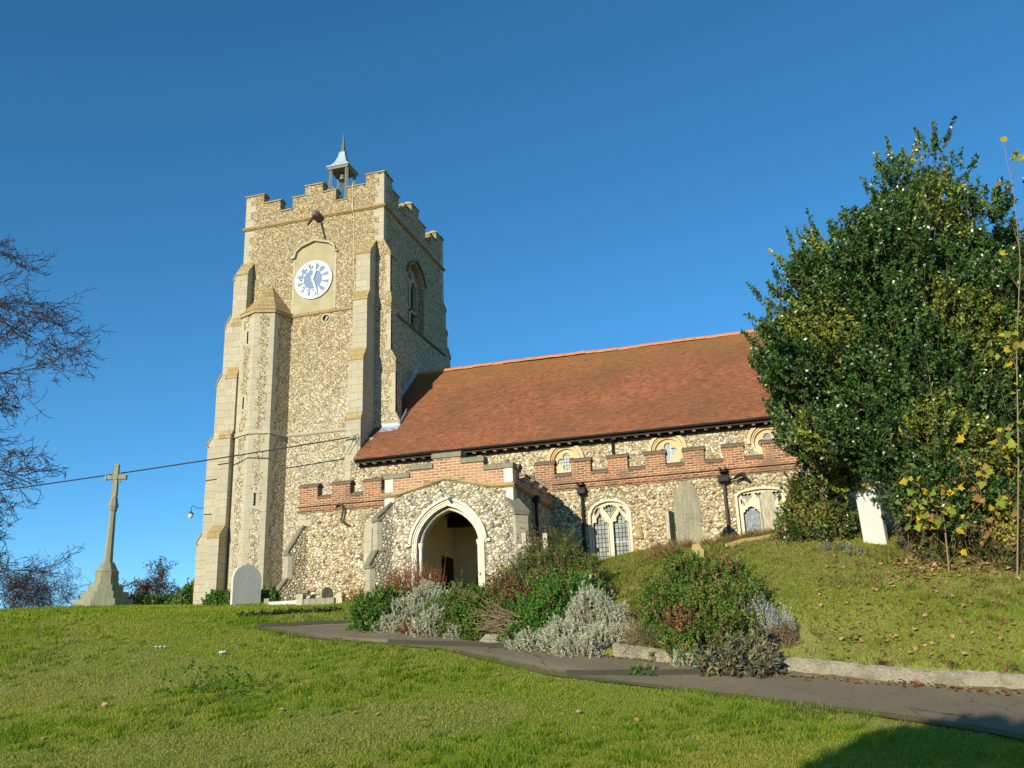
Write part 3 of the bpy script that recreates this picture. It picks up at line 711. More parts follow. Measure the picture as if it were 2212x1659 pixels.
# belfry window (east)
b = B(); z1_ = 17.2
def arch_pts(c0, hw, zs, za, n=9):
    """pointed arch, from left spring up and over to the right spring"""
    h = za - zs; R = (hw * hw + h * h) / (2 * hw); th = math.asin(min(1, h / R)); out = []
    for k in range(n + 1):
        t = th * k / n; out.append((c0 - hw + R - R * math.cos(t), zs + R * math.sin(t)))
    return out + [(2 * c0 - u, v) for u, v in reversed(out[:-1])]
lights = [[(u0, 14.65), (u1, 14.65)] + list(reversed(arch_pts((u0 + u1) / 2, (u1 - u0) / 2, 16.55, 17.0, 5))) for u0, u1 in ((34.75, 35.45), (35.65, 36.35))]
top = [(35.33, 17.1), (35.55, 16.95), (35.77, 17.1), (35.55, 17.4)]
bw = part('belfry_window', B().plate(bel, lights + [top], fE(XE), .3, .5), M_ASHLAR)
b = B(); ribbon(b, [(34.45, 16.9), (34.55, 17.15), (34.85, 17.5), (35.55, 17.84), (36.25, 17.5), (36.55, 17.15), (36.65, 16.9)], .09, fE(XE), -.1, .01); part('hood_mould', b, M_DKCAP, bw)
b = B()
for k in range(14):
    z = 14.7 + k * .2; b.hexa([fE(XE)(34.62, z, .55), fE(XE)(36.48, z, .55), fE(XE)(36.48, z + .14, .7), fE(XE)(34.62, z + .14, .7)], [fE(XE)(34.62, z + .02, .55), fE(XE)(36.48, z + .02, .55), fE(XE)(36.48, z + .16, .7), fE(XE)(34.62, z + .16, .7)])
part('louvre', b, M_DKWOOD, bw)
part('transom', B().box(XE - .5, XE - .3, 34.62, 36.48, 15.45, 15.57), M_ASHLAR, bw)

# bell cote
bc = empty('bell_cote', (-17.8, 34.5, 19.1)); bc.parent = CH; bc.location = np.array((-17.8, 34.5, 19.1)) - ROOT[CH.name]
cx, cy, hs = -17.8, 34.47, .40
for sx in (-1, 1):
    for sy in (-1, 1):
        part('post', B().tube([(cx + sx * hs * 1.12, cy + sy * hs * 1.12, 19.1), (cx + sx * hs, cy + sy * hs, 22.5)], .085, 4), M_TIMBER, bc)
for sy in (-1, 1):
    b = B(); b.tube([(cx - hs, cy + sy * hs, 21.7), (cx + hs, cy + sy * hs, 20.1)], .05, 4); part('brace', b, M_TIMBER, bc)
    b = B(); b.tube([(cx + hs, cy + sy * hs * .9, 21.75), (cx - hs, cy + sy * hs * .9, 20.5)], .045, 4); part('brace', b, M_TIMBER, bc)
for sx in (-1, 1):
    b = B(); b.tube([(cx + sx * hs, cy - hs, 21.6), (cx + sx * hs, cy + hs, 20.2)], .045, 4); part('brace', b, M_TIMBER, bc)
sq = lambda h, z: [(cx - h, cy - h, z), (cx + h, cy - h, z), (cx + h, cy + h, z), (cx - h, cy + h, z)]
part('eaves_board', B().loft([sq(.50, 22.42), sq(.53, 22.50), sq(.53, 22.54)]), M_TIMBER, bc)
rf = part('bell_roof', B().loft([sq(.57, 22.545), sq(.565, 22.60), sq(.40, 22.74), sq(.28, 22.94), sq(.19, 23.2), sq(.13, 23.5)]), M_WHITELEAD, bc)
part('spire', B().loft([sq(.12, 23.5), sq(.12, 23.55), sq(.075, 23.6), sq(.05, 24.0), sq(.01, 24.6)]), M_COPPER, rf)
part('bell', B().lathe([(.02, .34), (.09, .33), (.12, .22), (.14, .1), (.2, 0), (.18, 0)], (cx, cy, 22.03), 14), M_BELL, bc, smooth=True)
part('bell_frame', B().tube([(cx - hs, cy, 22.4), (cx + hs, cy, 22.4)], .05, 4), M_TIMBER, bc)
# ------------------------------------------------------------------ nave with clerestory, aisle, porch
YN0, YA0, YP0 = 30.7, 27.37, 23.0
NX1 = 9.0
def circ(c0, c1, r, n=32): return [(c0 + r * math.cos(2 * math.pi * k / n), c1 + r * math.sin(2 * math.pi * k / n)) for k in range(n)]
CL = [(-10.52, 6.84), (-6.95, 6.84), (-3.39, 6.84), (-.09, 6.84), (3.3, 6.84), (6.7, 6.84)]
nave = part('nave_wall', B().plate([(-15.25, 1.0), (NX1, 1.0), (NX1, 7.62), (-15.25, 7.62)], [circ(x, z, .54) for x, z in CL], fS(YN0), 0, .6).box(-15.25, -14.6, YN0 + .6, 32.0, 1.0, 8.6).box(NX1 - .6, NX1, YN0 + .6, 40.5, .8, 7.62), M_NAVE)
part('gable_wall', B().plate([(YN0 + .01, 7.62), (40.5, 7.62), (35.6, 12.1)], [], fE(NX1 - .003), 0, .5), M_NAVE, nave)
for i, (x, z) in enumerate(CL):
    q = [(x + r * math.cos(t), z - .03 + r * math.sin(t)) for t, r in ((2 * math.pi * k / 64, .15 + .17 * abs(math.cos(2 * math.pi * k / 32)) ** .75) for k in range(64))]
    w = part('clerestory_window', B().plate(circ(x, z, .538), [circ(x, z - .03, .45)], fS(YN0), -.01, .3), M_WARMST)
    part('tracery', B().plate(circ(x, z - .03, .449), [q], fS(YN0), .09, .2), M_WARMST, w)
    b = B(); ribbon(b, [(x + .61 * math.cos(math.radians(t)), z + .61 * math.sin(math.radians(t))) for t in range(185, -6, -10)], .11, fS(YN0), -.10, .01)
    ribbon(b, [(x + .505 * math.cos(math.radians(t)), z + .505 * math.sin(math.radians(t))) for t in range(200, -21, -10)], .035, fS(YN0), -.05, .0)
    part('hood_mould', b, M_WARMST, w)
    part('glass', B().plate(circ(x, z, .45), [], fS(YN0), .16, .18), M_GLASSC if i < 2 else M_GLASSB, w)

# roof: every tile a small tilted slab with its own fired colour
EY, EZ, RY, RZ = 30.28, 7.56, 35.62, 12.40
RX0 = -14.92
def roof_side(sgn, x0, x1):
    run, rise = RY - EY, RZ - EZ; Ls = math.hypot(run, rise); cv, sv = run / Ls, rise / Ls
    g, w = .112, .172; nr = int(Ls / g) + 1; V = []; F = []; C = []
    base = np.array([(.235, .088, .040), (.215, .08, .037), (.255, .098, .045), (.195, .073, .035), (.17, .067, .035), (.265, .11, .052)])
    for r in range(nr):
        v0 = r * g - .02; v1 = min(v0 + g * 1.45, Ls); off = (r % 2) * w / 2 + rng.normal(0, .006)
        n = int((x1 - x0) / w) + 2; xs = x0 - off + np.arange(n) * w
        xa = np.clip(xs + .003, x0, x1); xb = np.clip(xs + w - .003, x0, x1); ok = xb - xa > .02; xa, xb = xa[ok], xb[ok]; n = len(xa)
        lift = .026 + rng.normal(0, .004, n).clip(-.008, .012) + (rng.random(n) < .006) * .02; dv = rng.normal(0, .005, n) - (rng.random(n) < .004) * .04
        sag = (.045 * np.sin((xa + 3) * .45) + .02 * np.sin(xa * 1.1 + 1)) * math.sin(math.pi * min(1, v0 / Ls * .8 + .1)) + .008 * np.sin(xa * 1.9 + r * .05)
        def P(x, v, h): return np.stack([x, RY - sgn * (RY - (EY + v * cv - h * sv)), EZ + v * sv + h * cv], -1)
        a, b_, c_, d_ = P(xa, v0 + dv, lift + sag), P(xb, v0 + dv, lift + sag + rng.normal(0, .003, n)), P(xb, v1 + 0 * dv, .006 + sag), P(xa, v1 + 0 * dv, .006 + sag)
        e, f_ = P(xa, v0 + dv, lift + sag - .02), P(xb, v0 + dv, lift + sag - .02)
        o = sum(len(q) for q in V); vv = np.stack([a, b_, c_, d_, e, f_], 1).reshape(-1, 3); V.append(vv)
        k = o + np.arange(n)[:, None] * 6
        F.append(np.concatenate([k + [[0, 1, 2, 3]], k + [[4, 5, 1, 0]]])); 
        col = base[rng.choice(6, n, p=[.32, .26, .18, .12, .05, .07])] * rng.uniform(.93, 1.07, (n, 1)); C.append(np.repeat(col, 6, 0))
    return np.concatenate(V), np.concatenate(F), np.concatenate(C)
V, F, C_ = roof_side(1, RX0, NX1 + .2)
roof = fastmesh('nave_roof', V, F, M_ROOF, CH, C_)
b = B()
for sgn in (1, -1):
    y = lambda v: RY - sgn * (RY - v)
    q = [(y(EY + .04), EZ - .10), (y(RY), RZ - .12), (y(RY), RZ - .22), (y(EY + .04), EZ - .17)]
    b.hexa([(RX0 + .02, p, z) for p, z in q], [(NX1 + .18, p, z) for p, z in q])
part('roof_boarding', b, M_DKWOOD, roof)
part('north_slope', B().hexa([(RX0 + .02, RY + .01, RZ + .01), (RX0 + .02, 2 * RY - EY, EZ), (RX0 + .02, 2 * RY - EY, EZ + .02), (RX0 + .02, RY + .01, RZ + .03)], [(NX1, RY + .01, RZ + .01), (NX1, 2 * RY - EY, EZ), (NX1, 2 * RY - EY, EZ + .02), (NX1, RY + .01, RZ + .03)]), M_RIDGE, roof)
b = B(); x = -14.6; i = 0
while x < NX1 + .2:
    dz = rng.normal(0, .008) + .025 * math.sin(x * .55 + 1) + .012 * math.sin(x * 1.3); t = [k * math.pi / 6 for k in range(7)]
    o_ = [(RY + .16 * math.cos(a), RZ - .05 + .155 * math.sin(a) + dz) for a in t]; n_ = [(RY + .135 * math.cos(a), RZ - .05 + .13 * math.sin(a) + dz) for a in reversed(t)]
    b.hexa([(x + .004, p, z) for p, z in o_ + n_], [(x + .445, p, z) for p, z in o_ + n_]); x += .45
part('ridge_tiles', b, M_RIDGE, roof)
b = B(); t = [math.pi + k * math.pi / 6 for k in range(7)]
pr = [(30.23 + .065 * math.cos(a), 7.53 + .065 * math.sin(a)) for a in t] + [(30.23 + .055 * math.cos(a), 7.535 + .055 * math.sin(a)) for a in reversed(t)]
b.hexa([(RX0 + .05, p, z) for p, z in pr], [(NX1 + .2, p, z) for p, z in pr]); part('gutter', b, M_BLACK, roof)
x = -14.6
while x < 4.5:
    part('rafter_end', B().box(x, x + .10, 30.36, 30.55, 7.37, 7.44), M_QUOIN if rng.random() < .7 else M_TIMBER, roof); x += .391
part('soffit_and_shade', B().box(RX0 + .06, NX1 + .1, 30.32, 30.69, 7.44, 7.50).box(RX0 + .06, NX1 + .1, 30.60, 30.69, 7.30, 7.439), M_DKWOOD, roof)  # lower board is a dark strip standing in for the eave shadow
# lead where the roof meets the tower
rz = lambda y: EZ + (y - EY) * (RZ - EZ) / (RY - EY)
part('lead_flashing', B().hexa([(XE - .02, 32.6, rz(32.6)), (XE + .03, 32.6, rz(32.6)), (XE + .03, 32.6, rz(32.6) + .34), (XE - .02, 32.6, rz(32.6) + .34)], [(XE - .02, 35.55, rz(35.55)), (XE + .03, 35.55, rz(35.55)), (XE + .03, 35.55, rz(35.55) + .34), (XE - .02, 35.55, rz(35.55) + .34)]), M_LEAD, roof)
b = B()
b.hexa([(-14.60, 31.72, rz(31.72) + .03), (-13.80, 31.72, rz(31.72) + .03), (-13.80, 31.99, rz(31.99) + .05), (-14.60, 31.99, rz(31.99) + .05)], [(-14.60, 31.72, rz(31.72) + .045), (-13.80, 31.72, rz(31.72) + .045), (-13.80, 31.99, rz(31.99) + .065), (-14.60, 31.99, rz(31.99) + .065)])
b.box(-14.56, -13.80, 31.975, 32.0, rz(32.0), rz(32.0) + .17)
b.hexa([(-13.80, 32.0, rz(32) + .02), (-13.78, 32.0, rz(32) + .02), (-13.78, 32.64, rz(32.64) + .02), (-13.80, 32.64, rz(32.64) + .02)], [(-13.80, 32.0, rz(32) + .2), (-13.78, 32.0, rz(32) + .2), (-13.78, 32.64, rz(32.64) + .3), (-13.80, 32.64, rz(32.64) + .3)])
part('lead_apron', b, M_WHITELEAD, roof)
part('rainwater_pipe', B().tube([(-5.25, 30.3, 7.5), (-5.25, 30.42, 7.38), (-5.25, 30.62, 7.2), (-5.25, 30.62, 6.0)], .045, 8), M_BLACK)

# ---- aisle
AX0, AX1 = -15.45, 5.0
def head4(c0, hw, zs, za, n=14):
    out = []
    for k in range(n + 1):
        x = -hw + 2 * hw * k / n; t = abs(x / hw); out.append((c0 + x, zs + (za - zs) * (max(0, 1 - t ** 2.3)) ** .55 + .02 * (1 - t)))
    return out
def outline(c0, hw, zs, za, sill): return [(c0 + hw, sill), (c0 - hw, sill)] + head4(c0, hw, zs, za)
W1 = (-4.94, .66, 4.34, 4.76, 2.45); W2 = (-.47, .73, 4.56, 4.75, 2.6)
LANC = (-12.72, .34, 4.35, 4.90, 3.1)
lan_o = [(LANC[0] + .34, 3.1), (LANC[0] - .34, 3.1)] + arch_pts(LANC[0], .34, 4.35, 4.9, 6)
aw = B().plate([(AX0, .9), (AX1, .9), (AX1, 5.15), (AX0, 5.15)], [outline(*W1), outline(*W2), lan_o], fS(YA0), 0, .5)
aw.box(AX0, AX0 + .5, YA0 + .5, 31.98, .9, 5.15).box(AX1 - .5, AX1, YA0 + .5, YN0, .9, 5.15)
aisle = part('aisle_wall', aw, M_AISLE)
part('aisle_roof', B().hexa([(AX0 + .2, YA0 + .4, 5.3), (AX1 - .1, YA0 + .4, 5.3), (AX1 - .1, YN0, 6.15), (AX0 + .2, YN0, 6.15)], [(AX0 + .2, YA0 + .4, 5.36), (AX1 - .1, YA0 + .4, 5.36), (AX1 - .1, YN0, 6.22), (AX0 + .2, YN0, 6.22)]), M_LEAD, aisle)
segA = []; m0 = -15.47
for u0, u1, t in ((-15.47, -14.78, 1), (-14.78, -14.28, 0), (-14.28, -13.58, 1), (-13.58, -13.11, 0), (-13.11, -12.46, 1), (-12.46, -11.95, 0), (-11.95, -11.3, 1), (-11.3, -10.7, 0), (-10.7, -10.05, 1), (-10.05, -9.5, 0), (-9.5, -8.9, 1), (-8.9, -8.36, 0), (-8.36, -7.74, 1), (-7.74, -7.2, 0)):
    segA.append((u0, u1, 6.02 if t else 5.60))
k = -7.2
while k < AX1 - 1.3: segA += [(k, k + .62, 6.02), (k + .62, k + 1.157, 5.60)]; k += 1.157
segA.append((k, AX1 + .03, 6.02))
par = part('aisle_parapet', B().plate(merlon_profile(segA, 5.151), [], fS(YA0 - .03), 0, .33).box(AX0 - .02, AX0 + .31, YA0 + .3, 31.9, 5.151, 5.75), M_BRICK)
cap_parts(segA, fS(YA0 - .03), .33, M_DKCAP, par, .035, .15)
for z, o_ in ((5.36, .075), (5.20, .055)):
    b = B()
    for u0, u1 in ((AX0 - .05, -10.37), (-6.66, AX1 + .05)):
        prof = [(-.03, z - .03), (-.03 - o_, z - .008), (-.03 - o_, z + .02), (-.03, z + .05)]
        b.hexa([fS(YA0)(u0, q, d) for d, q in prof], [fS(YA0)(u1, q, d) for d, q in prof])
    part('brick_moulding', b, M_BRICK, par)
def cusped(c0, hw, zs, sill, prof):
    R = [(c0 + x * hw, zs + y * hw) for x, y in prof]; L = [(c0 - x * hw, zs + y * hw) for x, y in reversed(prof[:-1])]
    return [(c0 - hw, sill), (c0 + hw, sill)] + R + L
OGEE = [(1, 0), (.98, .22), (.82, .40), (.62, .34), (.50, .42), (.56, .66), (.46, .95), (.26, 1.2), (.1, 1.5), (0, 1.75)]
CINQ = [(1, 0), (1, .15), (.86, .34), (.74, .30), (.76, .52), (.58, .66), (.46, .56), (.40, .78), (.18, .92), (0, .95)]
def window(W_, lights, eyes, glass, dtr=.10):
    c0, hw, zs, za, sill = W_
    inner = outline(c0, hw - .075, zs - .02, za - .07, sill + .06)
    w = part('aisle_window', B().plate(outline(*W_), [inner], fS(YA0), -.012, .34), M_TRACERY)
    inn2 = outline(c0, hw - .076, zs - .02, za - .071, sill + .061)
    part('tracery', B().plate(inn2, lights + eyes, fS(YA0), dtr, dtr + .13), M_TRACERY, w)
    b = B()
    for l in lights: ribbon(b, l[1:] + [l[0]], .022, fS(YA0), dtr - .045, dtr + .01)
    for e in eyes: ribbon(b, e + [e[0]], .02, fS(YA0), dtr - .04, dtr + .01)
    part('mouldings', b, M_TRACERY, w)
    part('glass', B().plate(outline(c0, hw - .065, zs - .02, za - .06, sill + .05), [], fS(YA0), dtr + .08, dtr + .1), glass, w)
    return w
eye1 = [(0, 4.22), (.09, 4.36), (.2, 4.50), (.19, 4.57), (.13, 4.55), (.1, 4.62), (.04, 4.6), (0, 4.64), (-.04, 4.6), (-.1, 4.62), (-.13, 4.55), (-.19, 4.57), (-.2, 4.50), (-.09, 4.36)]
sp1 = [(.29, 4.56), (.37, 4.40), (.47, 4.30), (.49, 4.40), (.40, 4.54)]
c0 = W1[0]
w1 = window(W1, [cusped(c0 + s_ * .305, .235, 4.02, 2.55, OGEE) for s_ in (-1, 1)], [[(c0 + x, z) for x, z in eye1], [(c0 + x, z) for x, z in sp1], [(c0 - x, z) for x, z in reversed(sp1)]], M_GLASSW)
b = B(); b.box(c0 + .08, c0 + .53, YA0 + .155, YA0 + .18, 3.46, 3.49); b.box(c0 + .08, c0 + .53, YA0 + .155, YA0 + .18, 3.99, 4.01); part('saddle_bar', b, M_WHITELEAD, w1)
c0 = W2[0]
eye2 = [(-.165, 4.60), (-.11, 4.63), (-.055, 4.59), (0, 4.63), (.055, 4.59), (.11, 4.63), (.165, 4.60), (.12, 4.50), (.05, 4.47), (0, 4.36), (-.05, 4.47), (-.12, 4.50)]
sp2 = [(-.58, 4.5), (-.58, 4.34), (-.5, 4.26), (-.46, 4.36)]
w2 = window(W2, [cusped(c0 + s_ * .30, .245, 4.0, 2.7, CINQ) for s_ in (-1, 1)], [[(c0 + x + dx, z) for x, z in eye2] for dx in (-.4, 0, .4)] + [[(c0 + x, z) for x, z in sp2], [(c0 - x, z) for x, z in reversed(sp2)], [(c0 + x, z) for x, z in [(-.05, 4.28), (0, 4.2), (.05, 4.28), (0, 4.32)]]], M_GLASSB)
b = B(); b.add([fS(YA0)(c0 + x, z, .15) for x, z in [(-.5, 3.9), (-.08, 3.9), (-.08, 3.914), (-.5, 3.914)]], [(0, 1, 2, 3)])
li = [(LANC[0] - .06, 3.5), (LANC[0] + .06, 3.5)] + list(reversed(arch_pts(LANC[0], .06, 4.4, 4.55, 4)))
lw = part('lancet_window', B().plate(lan_o, [li], fS(YA0), -.02, .3), M_QUOIN); part('glass', B().plate(li, [], fS(YA0), .2, .22), M_DARKIN, lw)
def diag_buttress(c, a, prof, wd, mat, zb, dress, capm=None):
    fr = fP((c[0], c[1], 0), a); o = buttress('corner_buttress', fr, -wd / 2, wd / 2, prof, mat, capm or M_GREYCAP, CH, zb)
    for i, (zt, zf, pr_) in enumerate(prof):
        b = B(); zl = prof[i + 1][0] if i + 1 < len(prof) else zb
        b.hexa([fr(-wd / 2 - .006, z, d) for d, z in ((-pr_ - .008, zl), (-pr_ + .14, zl), (-pr_ + .14, zf - .11), (-pr_ - .008, zf - .11))], [fr(wd / 2 + .006, z, d) for d, z in ((-pr_ - .008, zl), (-pr_ + .14, zl), (-pr_ + .14, zf - .11), (-pr_ - .008, zf - .11))]); part('quoins', b, dress, o)
    return o
diag_buttress((AX0 + .08, YA0 + .08), math.radians(-45), [(4.72, 3.84, .50), (2.98, 2.58, .78)], .46, M_AISLE, 1.2, M_QUOIN)
b = B(); b.box(AX0 - .008, -15.0, YA0 - .01, YA0 + .02, 4.72, 4.93); b.box(AX0 - .008, -15.2, YA0 - .01, YA0 + .02, 4.95, 5.1); part('quoins', b, M_QUOIN, aisle)
b = B(); ribbon(b, [(-15.6, 2.62), (-15.0, 2.56)], .1, fS(YA0 - .02), -.08, .05); part('plinth_stone', b, M_GREYCAP, aisle)
part('curved_spout', B().tube([(-14.05, YA0 - .04, 5.20), (-14.03, YA0 - .10, 5.30), (-13.93, YA0 - .14, 5.345), (-13.82, YA0 - .14, 5.29), (-13.77, YA0 - .13, 5.18), (-13.79, YA0 - .13, 5.02), (-13.83, YA0 - .13, 4.86), (-13.80, YA0 - .15, 4.74), (-13.70, YA0 - .2, 4.68), (-13.60, YA0 - .26, 4.68)], .038, 8), M_RUST, smooth=True)
# downpipes with hopper heads
def downpipe(x, ztop, zb, mat_pipe, hw=.13):
    b = B(); b.tube([(x, YA0 - .1, ztop), (x - .0, YA0 - .1, zb)], .045, 10)
    for z in np.arange(zb + .5, ztop, .75): b.tube([(x, YA0 - .1, z), (x, YA0 - .1, z + .07)], .056, 10)
    p = part('downpipe', b, mat_pipe)
    f = lambda w, d, z: [(x - w, YA0 - .02 - d, z), (x + w, YA0 - .02 - d, z), (x + w, YA0 - .02, z), (x - w, YA0 - .02, z)]
    part('hopper_head', B().loft([f(.06, .14, ztop - .02), f(hw, .24, ztop + .05), f(hw, .24, ztop + .19), f(hw + .015, .255, ztop + .19), f(hw + .015, .255, ztop + .215)]), M_BLACK, p)
    return p
p1 = downpipe(-5.73, 4.93, 2.3, M_BLACK, .12); part('spout', B().box(-5.83, -5.66, YA0 - .34, YA0, 5.22, 5.25).box(-5.83, -5.81, YA0 - .34, YA0, 5.25, 5.33).box(-5.68, -5.66, YA0 - .34, YA0, 5.25, 5.33), M_BLACK, p1)
p2 = downpipe(-1.46, 4.93, 2.6, M_RUST, .15); part('spout', B().box(-1.54, -1.36, YA0 - .34, YA0, 5.24, 5.27).box(-1.54, -1.515, YA0 - .34, YA0, 5.27, 5.40).box(-1.385, -1.36, YA0 - .34, YA0, 5.27, 5.40), M_DKWOOD, p2)

# ---- south porch
PX0, PX1, PCX = -10.36, -6.68, -8.53
ZG = 1.2; SPR = 3.2
_AR = [(1.04, 0), (1.015, .20), (.965, .37), (.88, .545), (.77, .70), (.63, .855), (.47, .99), (.30, 1.09), (.14, 1.16), (0, 1.21)]
def porch_curve(hw, za):
    R_ = [(x * hw / 1.04, SPR + z * (za - SPR) / 1.21) for x, z in _AR]
    return [(PCX - x, z) for x, z in R_] + [(PCX + x, z) for x, z in reversed(R_[:-1])]
def arch_loop(hw, za, zb, n=14): return [(PCX + hw, zb), (PCX - hw, zb)] + porch_curve(hw, za)
gable = [(PX0, 4.62), (-10.05, 4.62), (PCX - .04, 4.96), (-7.1, 4.62), (PX1, 4.62)]
segP = [(PX0, -9.62, 5.07), (-9.62, -8.94, 5.26), (-8.94, -8.14, 5.52), (-8.14, -7.49, 5.32), (-7.49, PX1, 5.07)]
pb = B().plate([(PX1, ZG), (PX0, ZG)] + gable, [arch_loop(1.03, 4.345, ZG + .1)], fS(YP0), 0, .40)
pb.box(PX0, PX0 + .36, YP0 + .40, YA0, ZG, 4.62).box(PX1 - .36, PX1, YP0 + .40, YA0, ZG, 4.62)
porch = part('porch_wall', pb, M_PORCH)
segPE = [(YP0 + .3, 23.68, 5.08), (23.68, 24.2, 4.86), (24.2, 24.78, 5.08), (24.78, 25.15, 4.86), (25.15, 25.72, 5.08), (25.72, 26.12, 4.86), (26.12, 26.7, 5.08), (26.7, 27.05, 4.86), (27.05, YA0, 5.0)]
bp = B().plate(merlon_profile(segP, 5.0)[1:-1] + list(reversed(gable)), [], fS(YP0), 0, .30)
bp.plate(merlon_profile(segPE, 4.62), [], fE(PX1), 0, .3); bp.plate(merlon_profile(segPE, 4.62), [], fE(PX0 + .3), 0, .3)
ppar = part('porch_parapet', bp, M_BRICKP)
for i, (u0, u1, t) in enumerate(segP):
    b = B()
    a = u0 - (.03 if i == 0 or segP[i - 1][2] < t else -.003); e = u1 + (.03 if i == 4 or segP[i + 1][2] < t else -.003)
    q = [(-.05, t), (-.05, t + .10), (.0, t + .15), (.3, t + .15), (.34, t + .1), (.34, t)]; b.hexa([fS(YP0)(a, z, d) for d, z in q], [fS(YP0)(e, z, d) for d, z in q]); part('coping', b, M_GREYCAP, ppar)
cap_parts(segPE, fE(PX1), .3, M_GREYCAP, ppar, .03, .09); cap_parts(segPE, fE(PX0 + .3), .3, M_GREYCAP, ppar, .03, .09)
for bx_ in ((PX0 - .004, PX0 + .24, YP0 - .012, YP0 + .2, 4.70, 5.06), (PX1 - .24, PX1 + .006, YP0 - .012, YP0 + .29, 4.70, 5.06), (PX0 - .004, PX0 + .26, YP0 - .012, YP0 + .2, 4.1, 4.56), (PX1 - .2, PX1 + .006, YP0 - .012, YP0 + .3, 3.0, 4.56)): part('quoin_stone', B().box(*bx_), M_ARCHST, ppar)
b = B(); ribbon(b, [(PX0 - .1, 4.62), (-10.04, 4.62), (PCX - .04, 4.965), (-7.11, 4.62), (PX1 + .06, 4.62)], .085, fS(YP0), -.085, .03)
ribbon(b, [(PX0 - .1, 4.575), (-10.04, 4.575), (PCX - .04, 4.92), (-7.11, 4.575), (PX1 + .06, 4.575)], .05, fS(YP0), -.045, .02)
stringrun(b, fE(PX1), YP0, YA0, 4.66, .08, .12); part('string_course', b, M_CAP, porch)
def ring(hwo, zao, hwi, zai, zb, n=14):
    return [(PCX - hwo, zb)] + porch_curve(hwo, zao) + [(PCX + hwo, zb), (PCX + hwi, zb)] + list(reversed(porch_curve(hwi, zai))) + [(PCX - hwi, zb)]
pa = part('porch_arch', B().plate(ring(1.028, 4.343, .905, 4.22, ZG + .1), [], fS(YP0), -.02, .15), M_ARCHST)
part('inner_order', B().plate(ring(1.02, 4.33, .80, 4.10, ZG + .1), [], fS(YP0), .155, .395), M_QUOIN, pa)
b = B()
for hw, za, w_, d0 in ((1.005, 4.32, .03, -.05), (.95, 4.262, .025, -.04), (.90, 4.21, .02, -.035)):
    ribbon(b, [(PCX - hw, ZG + .2)] + porch_curve(hw, za) + [(PCX + hw, ZG + .2)], w_, fS(YP0), d0, .0)
ribbon(b, [(PCX - .835, ZG + .2)] + porch_curve(.835, 4.135) + [(PCX + .835, ZG + .2)], .03, fS(YP0), .12, .17)
part('mouldings', b, M_ARCHST, pa)
b = B(); ribbon(b, [(PCX - 1.2, SPR), (PCX - 1.08, SPR)] + porch_curve(1.075, 4.40) + [(PCX + 1.08, SPR), (PCX + 1.2, SPR)], .07, fS(YP0), -.10, .02); part('hood_mould', b, M_ARCHST, pa)
for s_ in (-1, 1):
    x = PCX + s_ * .835
    b = B().tube([(x, YP0 + .12, ZG), (x, YP0 + .12, SPR - .1)], .05, 10); b.lathe([(.055, -.1), (.08, -.02), (.085, .0), (.085, .05), (.06, .06)], (x, YP0 + .12, SPR), 10)
    part('shaft', b, M_ARCHST, pa, smooth=False)
din = [(-8.15, 2.0), (-9.2, 2.0)] + arch_pts(-8.675, .525, 2.9, 3.45, 8)
b = B().plate([(PX0 + .36, ZG), (PX1 - .36, ZG), (PX1 - .36, 4.6), (PX0 + .36, 4.6)], [[(p - .0, z) for p, z in din]], fS(YA0), -.14, -.01)
b.box(PX0 + .361, PX0 + .42, YP0 + .41, YA0 - .14, ZG, 4.6).box(PX1 - .42, PX1 - .361, YP0 + .41, YA0 - .14, ZG, 4.6).plate([(PX0 + .42, ZG), (PX1 - .42, ZG), (PX1 - .42, 4.6), (PX0 + .42, 4.6)], [arch_loop(.99, 4.28, ZG + .1)], fS(YP0), .401, .43)
inn = part('porch_plaster', b, M_PLASTER)
part('inner_door', B().plate(din, [], fS(YA0), -.05, -.012), M_DKWOOD, inn)
part('ceiling_beams', B().box(PX0 + .36, PX1 - .36, YP0 + .41, YA0 - .02, 4.5, 4.61).box(PX0 + .42, PX1 - .42, 26.75, 27.1, 4.22, 4.5).box(PX0 + .42, PX1 - .42, 25.1, 25.3, 4.3, 4.5), M_DKWOOD, inn)
part('porch_roof', B().box(PX0 + .3, PX1 - .3, YP0 + .3, YA0 - .04, 4.63, 4.72), M_LEAD, porch)
part('porch_floor', B().box(PX0 + .36, PX1 - .36, YP0 - .2, YA0 - .02, 1.5, 1.97), M_CONC, porch)
part('notice_board', B().box(PX0 + .421, PX0 + .46, 26.2, 27.15, 2.3, 3.28), M_DKWOOD, inn)
diag_buttress((PX0 + .1, YP0 + .1), math.radians(-45), [(4.40, 3.98, .42), (3.1, 2.72, .62)], .36, M_PORCH, 1.2, M_ASHLAR)
diag_buttress((PX1 - .1, YP0 + .1), math.radians(45), [(4.25, 3.84, .55)], .36, M_PORCH, 1.2, M_ASHLAR)
part('downpipe', B().tube([(PX1 + .09, 25.0, 4.5), (PX1 + .09, 25.0, 2.0)], .05, 8).box(PX1, PX1 + .2, 24.88, 25.12, 4.45, 4.62), M_BLACK)

p_ = onY(1381, 1148, YA0 - .04); part('projecting_stone', B().loft([[(p_[0] - .09, YA0 + .1, p_[2] - .2), (p_[0] + .10, YA0 + .1, p_[2] - .22), (p_[0] + .10, YA0 - .12, p_[2] - .22), (p_[0] - .09, YA0 - .12, p_[2] - .2)], [(p_[0] - .13, YA0 + .1, p_[2] + .22), (p_[0] + .06, YA0 + .1, p_[2] + .24), (p_[0] + .06, YA0 - .05, p_[2] + .24), (p_[0] - .13, YA0 - .05, p_[2] + .22)]]), M_CAP, aisle)

